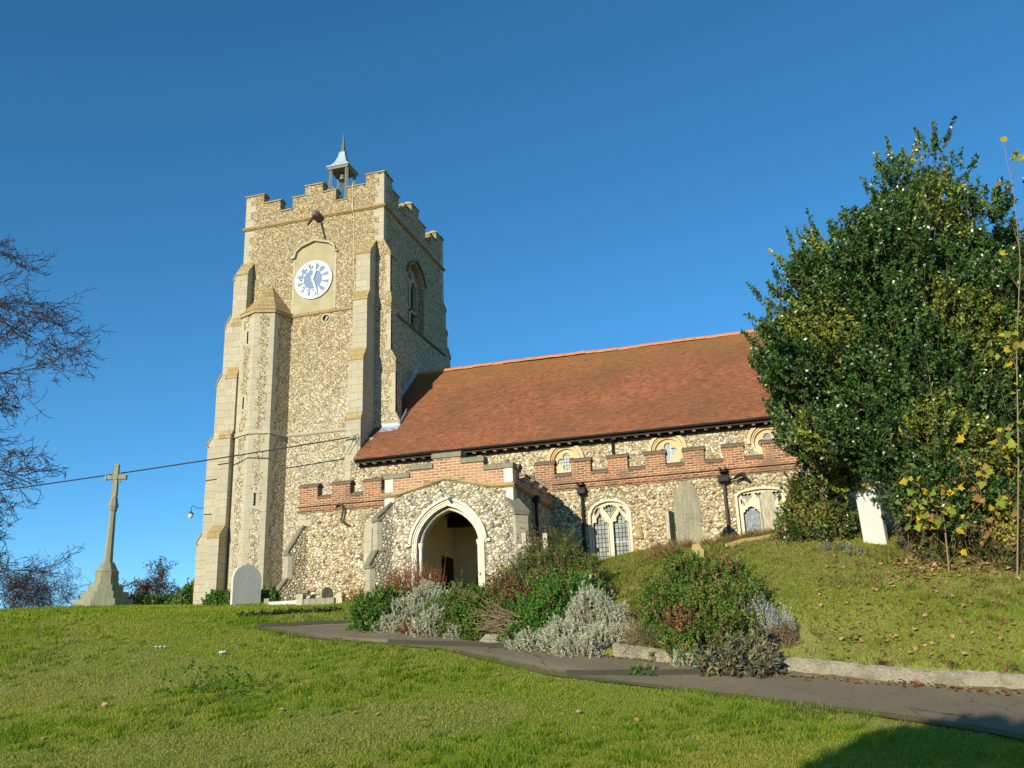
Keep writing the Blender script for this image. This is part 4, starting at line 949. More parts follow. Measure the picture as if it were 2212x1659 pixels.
# the flints themselves stand a little proud of the mortar: one facing of stones per wall
def in_loop(u, v, poly): return in_poly(u, v, np.array(poly, float))
def flint_facing(parent, Y, u0, u1, v0, v1, keepf, pal_, du, dv, hmax, seed):
    g = np.random.default_rng(seed); U, V_ = np.meshgrid(np.arange(u0 + du / 2, u1, du), np.arange(v0 + dv / 2, v1, dv)); U = U + (np.arange(U.shape[0]) % 2)[:, None] * du / 2
    U = (U + g.uniform(-.34, .34, U.shape) * du).ravel(); V_ = (V_ + g.uniform(-.30, .30, V_.shape) * dv).ravel()
    k = keepf(U, V_); U, V_ = U[k], V_[k]; n = len(U); big = g.random(n) < .10
    ru = du * g.uniform(.36, .60, n) * np.where(big, 1.35, 1); rv = dv * g.uniform(.36, .58, n) * np.where(big, 1.3, 1); h = hmax * g.uniform(.45, 1.0, n)
    th = g.normal(0, .35, n); K = 9; ang = np.linspace(0, 2 * np.pi, K, endpoint=False); jit = g.uniform(.78, 1.18, (n, K)); P = []
    for sc, dd in ((1.0, .012), (.86, -.55), (.5, -.92)):
        a = ru[:, None] * np.cos(ang) * jit * sc; b = rv[:, None] * np.sin(ang) * jit * sc
        P.append(np.stack([U[:, None] + a * np.cos(th)[:, None] - b * np.sin(th)[:, None], Y + (dd if dd > 0 else 0) + np.where(dd < 0, dd, 0) * h[:, None] + 0 * a, V_[:, None] + a * np.sin(th)[:, None] + b * np.cos(th)[:, None]], -1))
    P.append(np.stack([U + g.normal(0, .2, n) * ru, Y - h, V_ + g.normal(0, .2, n) * rv], -1)[:, None]); VV = np.concatenate(P, 1).reshape(-1, 3); o = np.arange(n)[:, None] * (3 * K + 1); F = []
    for r in (0, 1):
        for i in range(K): j = (i + 1) % K; F.append(o + [[r * K + i, r * K + j, (r + 1) * K + j, (r + 1) * K + i]])
    for i in range(0, K): F.append(o + [[2 * K + i, 2 * K + (i + 1) % K, 3 * K, 3 * K]])
    F = np.concatenate(F); tri = F[:, 2] == F[:, 3]; F[tri, 3] = F[tri, 2]
    cols = np.array([c for _, c in pal_]); w = np.diff([p for p, _ in pal_] + [1.0]); C = cols[g.choice(len(cols), n, p=w)] * g.uniform(.62, .98, (n, 1)) * [1.0, .97, .90]
    # quads and end triangles in one mesh
    me = bpy.data.meshes.new('flint_facing'); off = origin(parent); q = F[~tri]; t = F[tri][:, :3]; lv = np.concatenate([q.ravel(), t.ravel()]).astype(np.int32)
    me.vertices.add(len(VV)); me.vertices.foreach_set('co', (VV - off).astype(np.float32).ravel()); me.loops.add(len(lv)); me.loops.foreach_set('vertex_index', lv)
    me.polygons.add(len(q) + len(t)); me.polygons.foreach_set('loop_start', np.concatenate([np.arange(len(q)) * 4, len(q) * 4 + np.arange(len(t)) * 3]).astype(np.int32)); me.update(calc_edges=True)
    me.polygons.foreach_set('use_smooth', np.ones(len(q) + len(t), bool)); a = me.color_attributes.new('Col', 'FLOAT_COLOR', 'POINT'); c4 = np.ones((len(VV), 4), np.float32); c4[:, :3] = np.repeat(C, 3 * K + 1, 0); a.data.foreach_set('color', c4.ravel())
    x = link('flint_facing', me, M_PEBBLE, parent); x['kind'] = 'stuff'; return x
def grow(poly, m_):
    c_ = np.mean(np.array(poly), 0); return [tuple(c_ + (np.array(p) - c_) * (1 + m_ / max(.2, np.linalg.norm(np.array(p) - c_)))) for p in poly]
o1, o2 = grow(outline(*W1), .06), grow(outline(*W2), .06)
def keep_aisle(u, v):
    return ~in_loop(u, v, o1) & ~in_loop(u, v, o2) & ~((np.abs(u - LANC[0]) < .40) & (v > 3.05) & (v < 4.96)) & ~((u > PX0 - .02) & (u < PX1 + .02)) & ~((u < -14.95) & (v > 4.68)) & ~((u < -14.9) & (np.abs(v - 2.6) < .12)) & ~((u > -15.5) & (u < -15.33))
flint_facing(aisle, YA0, AX0 + .03, 3.2, 1.9, 5.13, keep_aisle, PAL_A, .118, .092, .034, 1)
gl = [(PX0 + .05, ZG), (PX1 - .05, ZG)] + [(u - .0, v - .085) for u, v in reversed(gable)]; ao = [(PCX + 1.16, ZG), (PCX - 1.16, ZG)] + porch_curve(1.13, 4.45)
def keep_porch(u, v): return in_loop(u, v, gl) & ~in_loop(u, v, ao) & ~((u < PX0 + .28) & (v > 4.06)) & ~((u > PX1 - .22) & (v > 2.98))
flint_facing(porch, YP0, PX0, PX1, 1.9, 4.95, keep_porch, PAL_P, .108, .085, .032, 2)
def keep_nave(u, v):
    k = np.ones(len(u), bool)
    for x_, z_ in CL: k &= (np.hypot(u - x_, v - z_) > .69)
    return k
flint_facing(nave, YN0, -15.2, 4.2, 5.9, 7.33, keep_nave, PAL_A, .115, .088, .032, 3)
# ------------------------------------------------------------------ lamps, cable, memorial, graves
def bracket_lamp(name, wall, path, lampc, scale, lab, extra=None):
    r = empty(name, wall, lab, 'lamp', 'swan neck lamps on the church')
    b = B(); b.tube(path, .014 * scale, 6)
    if extra: 
        for e in extra: b.tube(e, .014 * scale, 6)
    obj('bracket', b, M_BLACK, r)
    q_ = scale; obj('shade', B().lathe([(r0 * q_, z0 * q_) for r0, z0 in ((.02, .17), (.035, .12), (.075, .075), (.125, .05), (.125, .035), (.10, .035))], lampc, 14), M_RUST, r, smooth=True)
    obj('globe', B().lathe([(r0 * q_, z0 * q_) for r0, z0 in ((.098, .034), (.10, -.03), (.085, -.10), (.05, -.15), (.01, -.165))], lampc, 14), M_GLOBE, r, smooth=True)
    return r
L = onY(414, 1107, 32.35)
xw = XW - 1.22
bracket_lamp('wall_lamp', (xw, 32.3, 6.5), [(xw + .02, 32.3, 6.66), (L[0] + .3, 32.3, 6.68), (L[0] + .16, 32.3, 6.78), (L[0] + .06, 32.3, 6.8), (L[0], 32.3, 6.72), (L[0], 32.3, 6.62)], (L[0], 32.3, 6.44), 1.0,
             'lantern on a swan neck bracket against the sky on the tower buttress', [[(xw - .02, 32.3, 6.66), (xw - .02, 32.3, 6.36), (xw + .06, 31.98, 6.34), (xw + .4, 31.98, 6.32)]])
bracket_lamp('wall_lamp', (-8.36, YP0, 4.4), [(-8.32, YP0 - .005, 4.40), (-8.31, YP0 - .1, 4.47), (-8.38, YP0 - .22, 4.42), (-8.46, YP0 - .38, 4.52), (-8.51, YP0 - .46, 4.63), (-8.53, YP0 - .5, 4.66), (-8.53, YP0 - .52, 4.60)], (-8.53, YP0 - .52, 4.47), .62,
             'small dark lamp hanging on a curly bracket over the porch arch')
fl = empty('floodlight', (-1.3, YA0 - .12, 5.02), 'black floodlight on an arm beside the right hand rainwater hopper', 'floodlight')
obj('arm', B().tube([(-1.33, YA0 - .12, 5.0), (-1.12, YA0 - .22, 5.05)], .022, 6), M_BLACK, fl)
obj('lamp_body', B().tube([(-1.14, YA0 - .22, 5.03), (-1.0, YA0 - .28, 5.10), (-.90, YA0 - .33, 5.11), (-.83, YA0 - .36, 5.05), (-.79, YA0 - .38, 4.98)], [.04, .06, .065, .055, .04], 8), M_BLACK, fl)

# overhead cable to a pole beyond the lawn
cb = empty('overhead_cable', (-15.15, 30.75, 8.52), 'black overhead cable running from the tower buttress across the sky', 'cable')
pA = np.array([-15.2, 30.62, 8.52]); pm = onY(0, 1052, 30.45); pB = pA + (pm - pA) * 2.4; pB[2] += .3
pts = []
for i in range(41):
    t = i / 40; p = pA * (1 - t) + pB * t; p[2] -= 4 * t * (1 - t) * .28; pts.append(p)
obj('wire', B().tube(pts, .028, 5), M_BLACK, cb)
b = B(); b.tube([pA, pA + (.12, -.02, .05), pA + (.22, -.05, .0), pA + (.18, -.06, -.16), pA + (.08, -.05, -.2), pA + (.04, -.04, -.1), pA + (.16, -.04, -.02), pA + (.28, -.04, .10), pA + (.33, -.04, .02), pA + (.30, -.04, -.2), pA + (.22, -.04, -.28), pA + (.24, -.05, -.12), pA + (.3, -.03, -.3), pA + (.28, -.01, -.75)], .012, 5)
b.tube([pA + (.1, -.01, -.12), pA + (-.2, .03, -.62)], .012, 5); obj('looped_tail', b, M_BLACK, cb)
obj('insulator', B().tube([pA + (-.05, 0, -.02), pA + (.1, 0, .0)], .03, 6), M_LEAD, cb)
pg = np.array([pB[0], pB[1], float(hgt(pB[0], pB[1]))])
pole = empty('telegraph_pole', pg, 'tall wooden pole carrying the far end of the cable', 'pole'); obj('shaft', B().tube([pg - (0, 0, .5), pB + (0, 0, .6)], [.16, .11], 10), M_BARK, pole); obj('crossarm', B().box(pB[0] - .5, pB[0] + .5, pB[1] - .06, pB[1] + .06, pB[2] + .02, pB[2] + .14), M_BARK, pole)

# memorial cross
mc = stand(224, 36.0); mc[2] -= .06
CR = empty('memorial_cross', mc, 'tall greenish stone memorial cross on stepped octagonal base', 'memorial')
rot = math.radians(14)
def octa(z0, z1, r0, r1=None, n=8, ro=rot): 
    r1 = r0 if r1 is None else r1
    return [[(mc[0] + r * math.cos(ro + 2 * math.pi * k / n), mc[1] + r * math.sin(ro + 2 * math.pi * k / n), mc[2] + z) for k in range(n)] for r, z in ((r0, z0), (r1, z1))]
def steps_loft(b, rows, ro=rot, n=8):
    L_ = []
    for r, z in rows: L_.append([(mc[0] + r * math.cos(ro + 2 * math.pi * k / n), mc[1] + r * math.sin(ro + 2 * math.pi * k / n), mc[2] + z) for k in range(n)])
    b.loft(L_)
for r, z0, z1 in ((1.06, -.5, .32), (.84, .322, .57), (.64, .572, .79)): obj('step', B().loft(octa(z0, z1, r)), M_CROSS, CR, bevel=.015)
b = B(); steps_loft(b, [(.48, .79), (.48, .86), (.44, .9), (.42, 1.22), (.44, 1.24), (.40, 1.28), (.27, 1.5), (.23, 1.56)]); obj('plinth', b, M_CROSS, CR)
b = B(); steps_loft(b, [(.165, 1.54), (.15, 2.0), (.115, 3.28)]); obj('shaft', b, M_CROSS, CR)
b = B(); steps_loft(b, [(.12, 3.27), (.155, 3.31), (.15, 3.36), (.19, 3.45), (.185, 3.52), (.15, 3.6), (.14, 3.72), (.11, 3.76), (.10, 3.8)]); obj('knop', b, M_CROSS, CR)
z0 = mc[2]; f = fP((mc[0], mc[1], z0), math.radians(16)); b = B()
b.hexa([f(-.09, 3.8, -.08), f(.09, 3.8, -.08), f(.09, 3.8, .08), f(-.09, 3.8, .08)], [f(-.075, 4.85, -.07), f(.075, 4.85, -.07), f(.075, 4.85, .07), f(-.075, 4.85, .07)])
for s_ in (-1, 1):
    b.hexa([f(s_ * .075, 4.37, -.068), f(s_ * .075, 4.52, -.068), f(s_ * .075, 4.52, .068), f(s_ * .075, 4.37, .068)], [f(s_ * .34, 4.375, -.065), f(s_ * .34, 4.515, -.065), f(s_ * .34, 4.515, .065), f(s_ * .34, 4.375, .065)])
    b.hexa([f(s_ * .34, 4.355, -.08), f(s_ * .34, 4.535, -.08), f(s_ * .34, 4.535, .08), f(s_ * .34, 4.355, .08)], [f(s_ * .40, 4.37, -.07), f(s_ * .40, 4.52, -.07), f(s_ * .40, 4.52, .07), f(s_ * .40, 4.37, .07)])
b.hexa([f(-.09, 4.82, -.085), f(.09, 4.82, -.085), f(.09, 4.82, .085), f(-.09, 4.82, .085)], [f(-.07, 4.9, -.06), f(.07, 4.9, -.06), f(.07, 4.9, .06), f(-.07, 4.9, .06)])
for a in (45, 135, 225, 315):
    ca, sa = math.cos(math.radians(a)), math.sin(math.radians(a))
    b.tube([f(.05 * ca, 4.445 + .05 * sa, 0), f(.19 * ca, 4.445 + .19 * sa, 0), f(.22 * ca + .03 * -sa, 4.445 + .22 * sa, 0)], [.035, .035, .045], 6)
b.tube([f(0, 4.445, -.1), f(0, 4.445, .1)], .1, 8); obj('cross_head', b, M_CROSS, CR); CR.scale = (1.06, 1.06, 1.17)
wp = stand(147, 35.6); wr = empty('poppy_wreath', wp, 'small red wreath leaning on the memorial steps', 'wreath')
b = B(); cc = wp + (0.1, .12, .14); fw = fP(cc, math.radians(-50)); b.tube([fw(.12 * math.cos(t), .13 * math.sin(t), .05 * math.sin(t)) for t in np.linspace(0, 2 * math.pi, 17)], .038, 6, cap=False); obj('ring', b, M_RED, wr)

def slab_profile(w, h, kind):
    if kind == 'ogee': return [(-w / 2, -.4), (w / 2, -.4), (w / 2, h * .62)] + [(w / 2 * x, h * y) for x, y in ((.97, .70), (.86, .80), (.66, .89), (.4, .95), (.16, .985), (0, 1.0), (-.16, .985), (-.4, .95), (-.66, .89), (-.86, .80), (-.97, .70))] + [(-w / 2, h * .62)]
    if kind == 'gothic': return [(-w * .43, -.4), (w * .43, -.4), (w / 2, h * .6)] + [(w / 2 * x, h * y) for x, y in ((.97, .7), (.85, .81), (.64, .9), (.38, .965), (.1, 1.0), (-.15, .995), (-.4, .95), (-.66, .88), (-.86, .79), (-.97, .7))] + [(-w / 2, h * .6)]
    if kind == 'round': return [(-w / 2, -.4), (w / 2, -.4), (w / 2, h - w * .45)] + [(w / 2 * math.cos(t), h - w * .45 + w * .45 * math.sin(t)) for t in np.linspace(.2, math.pi - .2, 11)] + [(-w / 2, h - w * .45)]
    return [(-w / 2, -.4), (w / 2, -.4), (w / 2, h * .96), (w * .3, h), (-w * .3, h * .995), (-w / 2, h * .95)]
def headstone(name, p, w, h, th, a, kind, mat, lab, lean=0.0, group='headstones in the churchyard', bev=.012, back=0.0):
    f0 = fP((0, 0, 0), 0)
    b = B().plate(slab_profile(w, h, kind), [], f0, -th / 2, th / 2)
    o = obj(name, b, mat, None, bevel=bev); o.location = p; o.rotation_euler = (back, lean, a); ROOT[o.name] = np.array(p)
    tag(o, lab, 'headstone', group); return o
p = stand(530, 28.0)
headstone('headstone', p, .96, 1.22, .11, math.radians(62), 'ogee', M_MARBLE, 'smooth pale pointed headstone standing before the stair turret')
P0 = onY(0, 0, 1)
p = stand(1492, 24.0); headstone('headstone', p, .69, 1.72, .12, math.radians(4), 'gothic', M_GRAVE, 'tall streaked grey headstone before the aisle wall between the windows', lean=0.0)
p = stand(1668, 23.6); headstone('headstone', p, .36, 1.15, .16, math.radians(12), 'round', M_GRAVEW, 'narrow crusted pale headstone in front of the square headed window', lean=-.03)
p = stand(1893, 20.3); hs_ = headstone('headstone', p, .49, 1.36, .18, math.radians(-24), 'square', M_MARBLE, 'bright white slab headstone leaning beside the holly', lean=-.03)
p = stand(1453, 24.9); headstone('headstone', p, .55, 1.0, .1, math.radians(80), 'square', M_GRAVEW, 'thin upright slab seen edge on left of the tall grey headstone')
p = stand(705, 26.9); headstone('headstone', p, .42, .46, .09, math.radians(66), 'round', M_GRAVE, 'little dark round topped headstone against the foot of the aisle wall')
p = stand(1830, 20.9); headstone('headstone', p, .34, .46, .1, math.radians(-8), 'round', M_GRAVEW, 'small worn stone stump just left of the white slab', lean=-.12)
p = stand(1795, 21.3); headstone('headstone', p, .22, .34, .1, math.radians(10), 'round', M_GRAVEO, 'small crooked stone under the ivy bush', lean=.3)
# broken square pillar stub and long kerb stone
p = stand(1506, 21.6); b = B(); b.loft([[(-.14, -.13, -.3), (.15, -.12, -.3), (.15, .12, -.3), (-.14, .13, -.3)], [(-.15, -.13, .06), (.15, -.12, .09), (.15, .12, .08), (-.14, .13, .05)], [(-.11, -.1, .13), (.10, -.11, .11), (.10, .1, .14), (-.1, .1, .12)], [(-.12, -.1, .2), (.05, -.1, .24), (.07, .08, .21), (-.1, .1, .17)]])
o = obj('pillar_stub', b, M_GRAVEO, None, bevel=.01); o.location = p + (0, 0, .12); o.rotation_euler = (.05, .06, .35); tag(o, 'broken ochre stone stub in front of the tall grey headstone', 'gravestone')
p = stand(1570, 21.9); q = stand(1690, 22.4); slab_between('grave_kerb', p, q, .14, .3, M_GRAVEO, 'long ochre lichened kerb stone lying in the bank grass', 'grave kerb', up=.08)
# grave surround by the corner buttress
g = stand(640, 26.2); GV = empty('grave_surround', g, 'low stone grave surround with square corner posts by the aisle buttress', 'grave')
def gbox(name, x0, x1, y0, y1, h, mat):
    zz = min(float(hgt(x0, y0)), float(hgt(x1, y1))); obj(name, B().box(x0, x1, y0, y1, zz - .3, zz + h), mat, GV, bevel=.01)
ga = stand(650, 25.6); gb = stand(735, 25.4); gc = stand(578, 26.6)
for q in (ga, gb): gbox('corner_post', q[0] - .1, q[0] + .1, q[1] - .1, q[1] + .1, .30, M_GRAVEW)
gbox('kerb_rail', ga[0] + .101, gb[0] - .101, ga[1] - .06, ga[1] + .06, .17, M_GRAVE)
gbox('corner_post', gc[0] - .08, gc[0] + .08, gc[1] - .08, gc[1] + .08, .2, M_GRAVE)
gbox('ledger', gc[0] + .4, ga[0] - .102, ga[1] + .0, ga[1] + .45, .10, M_MARBLE)
# small crosses standing in the shrub bed east of the porch
for px, D, h, lab in ((1137, 22.3, .98, 'small pale stone cross among shrubs beside the porch corner'), (1183, 23.0, 1.1, 'small stone marker behind the feathery shrub in shade')):
    p = stand(px, D); r = empty('grave_cross', p, lab, 'grave marker'); top = at_depth(px, 1152, D)[2] - p[2]
    b = B().box(p[0] - .055, p[0] + .055, p[1] - .05, p[1] + .05, p[2] - .2, p[2] + top); 
    if px < 1150: b.box(p[0] - .16, p[0] - .0551, p[1] - .045, p[1] + .045, p[2] + top - .36, p[2] + top - .25).box(p[0] + .0551, p[0] + .16, p[1] - .045, p[1] + .045, p[2] + top - .36, p[2] + top - .25)
    obj('stone', b, M_GRAVEW, r)
p = hit(1062, 1396); b = B(); b.loft([[(-.42, -.12, -.3), (.40, -.16, -.3), (.38, .2, -.3), (-.4, .2, -.3)], [(-.36, -.12, .06), (.34, -.14, .02), (.33, .18, .05), (-.34, .18, .08)], [(-.20, -.06, .22), (.12, -.08, .20), (.14, .14, .2), (-.18, .14, .23)]])
o = obj('kerb_boulder', b, M_CONC, None, bevel=.03); o.location = p + (.05, .16, .03); o.rotation_euler = (0, 0, .2); tag(o, 'sloping lump of pale concrete at the bed edge by the path', 'boulder')
DENS = 1.9
# ------------------------------------------------------------------ plants
def rot_basis(d):
    d = d / (np.linalg.norm(d, axis=1, keepdims=True) + 1e-9); a = np.where(np.abs(d[:, 2:3]) < .9, np.array([[0, 0, 1.0]]), np.array([[1.0, 0, 0]]))
    u = np.cross(d, a); u /= np.linalg.norm(u, axis=1, keepdims=True) + 1e-9; return d, u, np.cross(d, u)
def leaf_quads(P, Dv, Lh, Wd, roll=None, bend=.15):
    """kite-shaped leaves; P base (n,3), Dv direction, Lh/Wd arrays"""
    n = len(P); d, u, w = rot_basis(Dv); r = rng.uniform(0, 2 * np.pi, n) if roll is None else roll
    s = u * np.cos(r)[:, None] + w * np.sin(r)[:, None]; nrm = np.cross(d, s)
    Lh = np.broadcast_to(Lh, n)[:, None]; Wd = np.broadcast_to(Wd, n)[:, None]
    mid = P + d * Lh * .45 + nrm * Lh * bend
    V = np.stack([P, mid + s * Wd / 2, P + d * Lh - nrm * Lh * bend * .5, mid - s * Wd / 2], 1).reshape(-1, 3)
    F = np.arange(n * 4).reshape(n, 4); return V, F
def seg_tubes(A, Bv, ra, rb):   # three-sided twigs
    n = len(A); d, u, w = rot_basis(Bv - A); V = []
    for c, r in ((A, ra), (Bv, rb)):
        r = np.broadcast_to(r, n)[:, None]
        for k in range(3):
            t = 2 * np.pi * k / 3; V.append(c + r * (u * math.cos(t) + w * math.sin(t)))
    V = np.stack(V, 1).reshape(-1, 3); o = np.arange(n)[:, None] * 6
    F = np.concatenate([o + [[0, 1, 4, 3]], o + [[1, 2, 5, 4]], o + [[2, 0, 3, 5]]]); return V, F
def pal(cols, n, w=None, jit=.22):
    cols = np.array(cols, float); w = None if w is None else np.array(w) / np.sum(w)
    return cols[rng.choice(len(cols), n, p=w)] * rng.uniform(1 - jit, 1 + jit, (n, 1))
def unit(n):
    v = rng.normal(size=(n, 3)); return v / np.linalg.norm(v, axis=1, keepdims=True)
def sprigs(tips, dirs, length, nl, ll, lw, spread=.8, colf=None, start=0.0):
    """leaves along each sprig; returns V, F, per-leaf colour index (sprig)"""
    n = len(tips); length = np.broadcast_to(length, n)
    t = rng.uniform(start, 1, (n, nl)); P = tips[:, None] - dirs[:, None] * (length[:, None] * (1 - t))[..., None]
    P = P.reshape(-1, 3) ; D_ = np.repeat(dirs, nl, 0) * (1 - spread * .5) + unit(n * nl) * spread
    k = rng.uniform(.7, 1.25, n * nl)
    V, F = leaf_quads(P, D_, ll * k, lw * k)
    return V, F, np.repeat(np.arange(n), nl)

def lobes_to_tips(lobes, dens, hollow=.35):
    """lobes: (centre xyz at ground, rx, ry, h). tips on and under the domed surface; returns tips, dirs, roots"""
    T, Dd, Rt_ = [], [], []
    for c, rx, ry, h in lobes:
        n = int(DENS * dens * (rx * ry * math.pi + (rx + ry) * h * 2.2)); n = max(n, 12)
        v = unit(n); v[:, 2] = np.abs(v[:, 2]) * 1.02 - .04; v = np.sign(v) * np.abs(v) ** .8
        rad = 1 - hollow * rng.random(n) ** 2.2; rad = np.where(rng.random(n) < .07, rad * rng.uniform(1.05, 1.35, n), rad); rad *= 1 + .10 * np.sin(v[:, 0] * 5 + c[0] * 7) * np.sin(v[:, 2] * 6 + c[1] * 3) + rng.normal(0, .07, n)
        p = np.array(c) + v * np.array([rx, ry, h]) * rad[:, None]
        p[:, 2] = np.maximum(p[:, 2], hgt(p[:, 0], p[:, 1]) + .02)
        T.append(p); nrm = v / np.array([rx, ry, h]); nrm /= np.linalg.norm(nrm, axis=1, keepdims=True); Dd.append(nrm)
        r = np.array(c) + (p - np.array(c)) * np.array([.25, .25, 0]) + rng.normal(0, .03, (n, 3)) * [1, 1, 0]; r[:, 2] = hgt(r[:, 0], r[:, 1]) - .02; Rt_.append(r)
    return np.concatenate(T), np.concatenate(Dd), np.concatenate(Rt_)
def mklobes(specs):
    out = []
    for px, D, top, wpx in specs:
        g_ = stand(px, D); zt = at_depth(px, top, D)[2]; r = wpx / 2 / 2212 / FOC * D
        out.append((g_, r, r * .85, max(.12, zt - g_[2])))
    return out
def shrub(name, specs, lab, cat, cols, w=None, ll=.05, lw=.025, nl=14, dens=55, slen=.22, up=.5, spread=.8, mat=None, twig=None, group='shrubs in the bed beside the path', patch=None, twigs=.35, hollow=.35, jit=.25, tw=.006):
    lobes = mklobes(specs); T, Dd, Rr = lobes_to_tips(lobes, dens, hollow)
    n = len(T); Dd = Dd * (1 - up) + np.array([0, 0, 1.0]) * up + rng.normal(0, .25, (n, 3)); Dd /= np.linalg.norm(Dd, axis=1, keepdims=True)
    root = empty(name, lobes[0][0], lab, cat, group)
    V, F, si = sprigs(T, Dd, slen * rng.uniform(.6, 1.3, n), nl, ll, lw, spread)
    sc = pal(cols, n, w, .12)
    if patch is not None:   # a second growth that comes up in drifts through the shrub
        q = np.sin(T[:, 0] * 3.1 + 1.7 * np.sin(T[:, 1] * 2.3)) + np.sin(T[:, 2] * 4.3 + T[:, 0]); m = q > patch[1]; sc[m] = pal(patch[0], m.sum(), None, .15)
    if twigs > .2:
        q2 = np.sin(T[:, 0] * 5.3 + 2 * np.sin(T[:, 2] * 3.7)) * np.sin(T[:, 1] * 4.1 + T[:, 2] * 2.9); m2 = (q2 > .72) & (rng.random(n) < .7); sc[m2] = pal([(.17, .12, .05), (.22, .16, .07), (.13, .12, .035)], m2.sum(), None, .2)
    C = np.minimum(.9, sc[si] * (1.0 if mat is M_DULL else 1.5) * rng.uniform(1 - jit, 1 + jit, (len(si), 1)))
    fastmesh('foliage', V, F, mat or M_LEAF, root, np.repeat(C, 4, 0))
    k = rng.random(n) < twigs
    if k.any():
        A, E_ = Rr[k], T[k]; Md = (A + E_) / 2 + rng.normal(0, .04, A.shape) + [0, 0, .03]
        V1, F1 = seg_tubes(A, Md, tw * 1.3, tw); V2, F2 = seg_tubes(Md, E_, tw, tw * .4)
        fastmesh('stems', np.concatenate([V1, V2]), np.concatenate([F1, F2 + len(V1)]), twig or M_TWIG, root)
    return root
GR = [(.06, .12, .02), (.08, .16, .026), (.045, .09, .018), (.11, .18, .035)]
GRO = [(.09, .13, .022), (.13, .155, .03), (.17, .16, .04), (.065, .10, .018)]
SILV = [(.46, .48, .35), (.56, .57, .44), (.35, .385, .26), (.48, .465, .34), (.40, .36, .24)]
BRN = [(.16, .09, .035), (.22, .13, .05), (.12, .065, .03)]
shrub('evergreen_bush', [(815, 20.9, 1270, 105), (800, 20.6, 1300, 90), (850, 21.2, 1272, 80)], 'dark green bush at the left end of the bed by the path', 'bush', GR, ll=.055, lw=.03, nl=22, dens=80)
shrub('twiggy_bush', [(885, 21.9, 1203, 120), (935, 21.8, 1212, 80), (850, 21.7, 1228, 70)], 'red stemmed twiggy bush in front of the porch jamb', 'bush', [(.22, .06, .035), (.30, .10, .04), (.16, .09, .03), (.10, .09, .025)], ll=.035, lw=.014, nl=9, dens=60, slen=.35, up=.75, spread=.5, twig=M_TWIGRED, twigs=.9)
shrub('autumn_bush', [(768, 25.2, 1262, 66)], 'sparse orange leaved bush against the flint wall', 'bush', [(.42, .19, .05), (.30, .16, .05), (.20, .17, .04)], ll=.05, lw=.03, nl=6, dens=45, slen=.3, up=.6, twig=M_TWIGRED, twigs=.8)
SK = dict(ll=.036, lw=.010, nl=26, dens=190, slen=.14, up=.5, spread=.6, mat=M_DULL, twigs=.15, jit=.12)
shrub('lavender_bush', [(925, 21.2, 1258, 105), (880, 20.8, 1285, 100), (845, 20.4, 1325, 80)], 'silver lavender sprawling downhill left of the porch arch', 'lavender', SILV, **SK)
shrub('sedum_clump', [(886, 20.0, 1335, 42)], 'small russet clump between two silver lavenders', 'plant', [(.20, .05, .03), (.26, .09, .045), (.14, .06, .03)], ll=.03, lw=.02, nl=18, dens=140, slen=.14, up=.7, twig=M_TWIGRED)
shrub('evergreen_bush', [(1010, 20.6, 1258, 140), (960, 20.3, 1290, 110), (1010, 19.9, 1290, 130), (1055, 20.6, 1255, 110), (1035, 19.5, 1330, 110), (985, 19.7, 1335, 80)], 'green bush before the right side of the porch arch', 'bush', GR + [(.09, .10, .02)], ll=.05, lw=.026, nl=20, dens=80, patch=([(.10, .085, .02), (.13, .08, .03)], 1.0))
shrub('lavender_bush', [(918, 19.75, 1322, 66), (940, 19.9, 1308, 44)], 'small silver lavender at the path edge below the porch', 'lavender', SILV, **SK)
shrub('lavender_bush', [(978, 19.4, 1350, 40)], 'tiny silver lavender left of the concrete lump', 'lavender', SILV, **SK)
shrub('leggy_bush', [(1165, 21.4, 1152, 110), (1205, 21.2, 1165, 140), (1120, 21.2, 1195, 110), (1085, 20.8, 1225, 90), (1262, 21.0, 1185, 90), (1140, 20.5, 1225, 150), (1075, 20.2, 1255, 110), (1105, 19.9, 1285, 90)], 'tall leggy brown green bush beside the porch', 'bush', GRO + [(.06, .10, .018), (.05, .09, .016), (.13, .10, .03)], ll=.05, lw=.026, nl=14, dens=66, slen=.35, up=.65, twigs=.8, patch=(BRN, 1.3), hollow=.6)
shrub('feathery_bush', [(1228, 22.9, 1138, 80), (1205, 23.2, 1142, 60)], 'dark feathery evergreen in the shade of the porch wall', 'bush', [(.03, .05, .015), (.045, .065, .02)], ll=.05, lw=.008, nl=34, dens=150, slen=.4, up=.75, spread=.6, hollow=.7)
shrub('evergreen_bush', [(1225, 19.9, 1238, 160), (1165, 19.5, 1275, 130), (1130, 19.0, 1318, 100), (1265, 20.2, 1232, 100), (1100, 19.1, 1345, 70)], 'bright green bush behind the large silver lavender', 'bush', [(.055, .15, .02), (.085, .20, .03), (.045, .115, .016), (.10, .18, .03)], ll=.045, lw=.024, nl=26, dens=95)
shrub('lavender_bush', [(1280, 19.0, 1268, 110), (1330, 18.7, 1300, 80), (1225, 18.5, 1335, 120), (1150, 18.6, 1360, 90), (1310, 18.2, 1345, 120), (1110, 18.7, 1380, 50), (1250, 18.0, 1365, 110)], 'large silver lavender spilling over the kerb in the middle of the bed', 'lavender', SILV, **SK)
shrub('mixed_bush', [(1500, 18.6, 1192, 170), (1570, 18.5, 1200, 150), (1440, 18.2, 1232, 120), (1475, 17.8, 1262, 170), (1585, 17.7, 1250, 150), (1530, 17.2, 1295, 190)], 'big rounded olive green bush right of the silver lavender', 'bush', GRO + [(.075, .15, .022), (.065, .13, .02), (.08, .16, .025)], ll=.048, lw=.028, nl=22, dens=92, slen=.26, patch=(BRN, 1.45), twigs=.5)
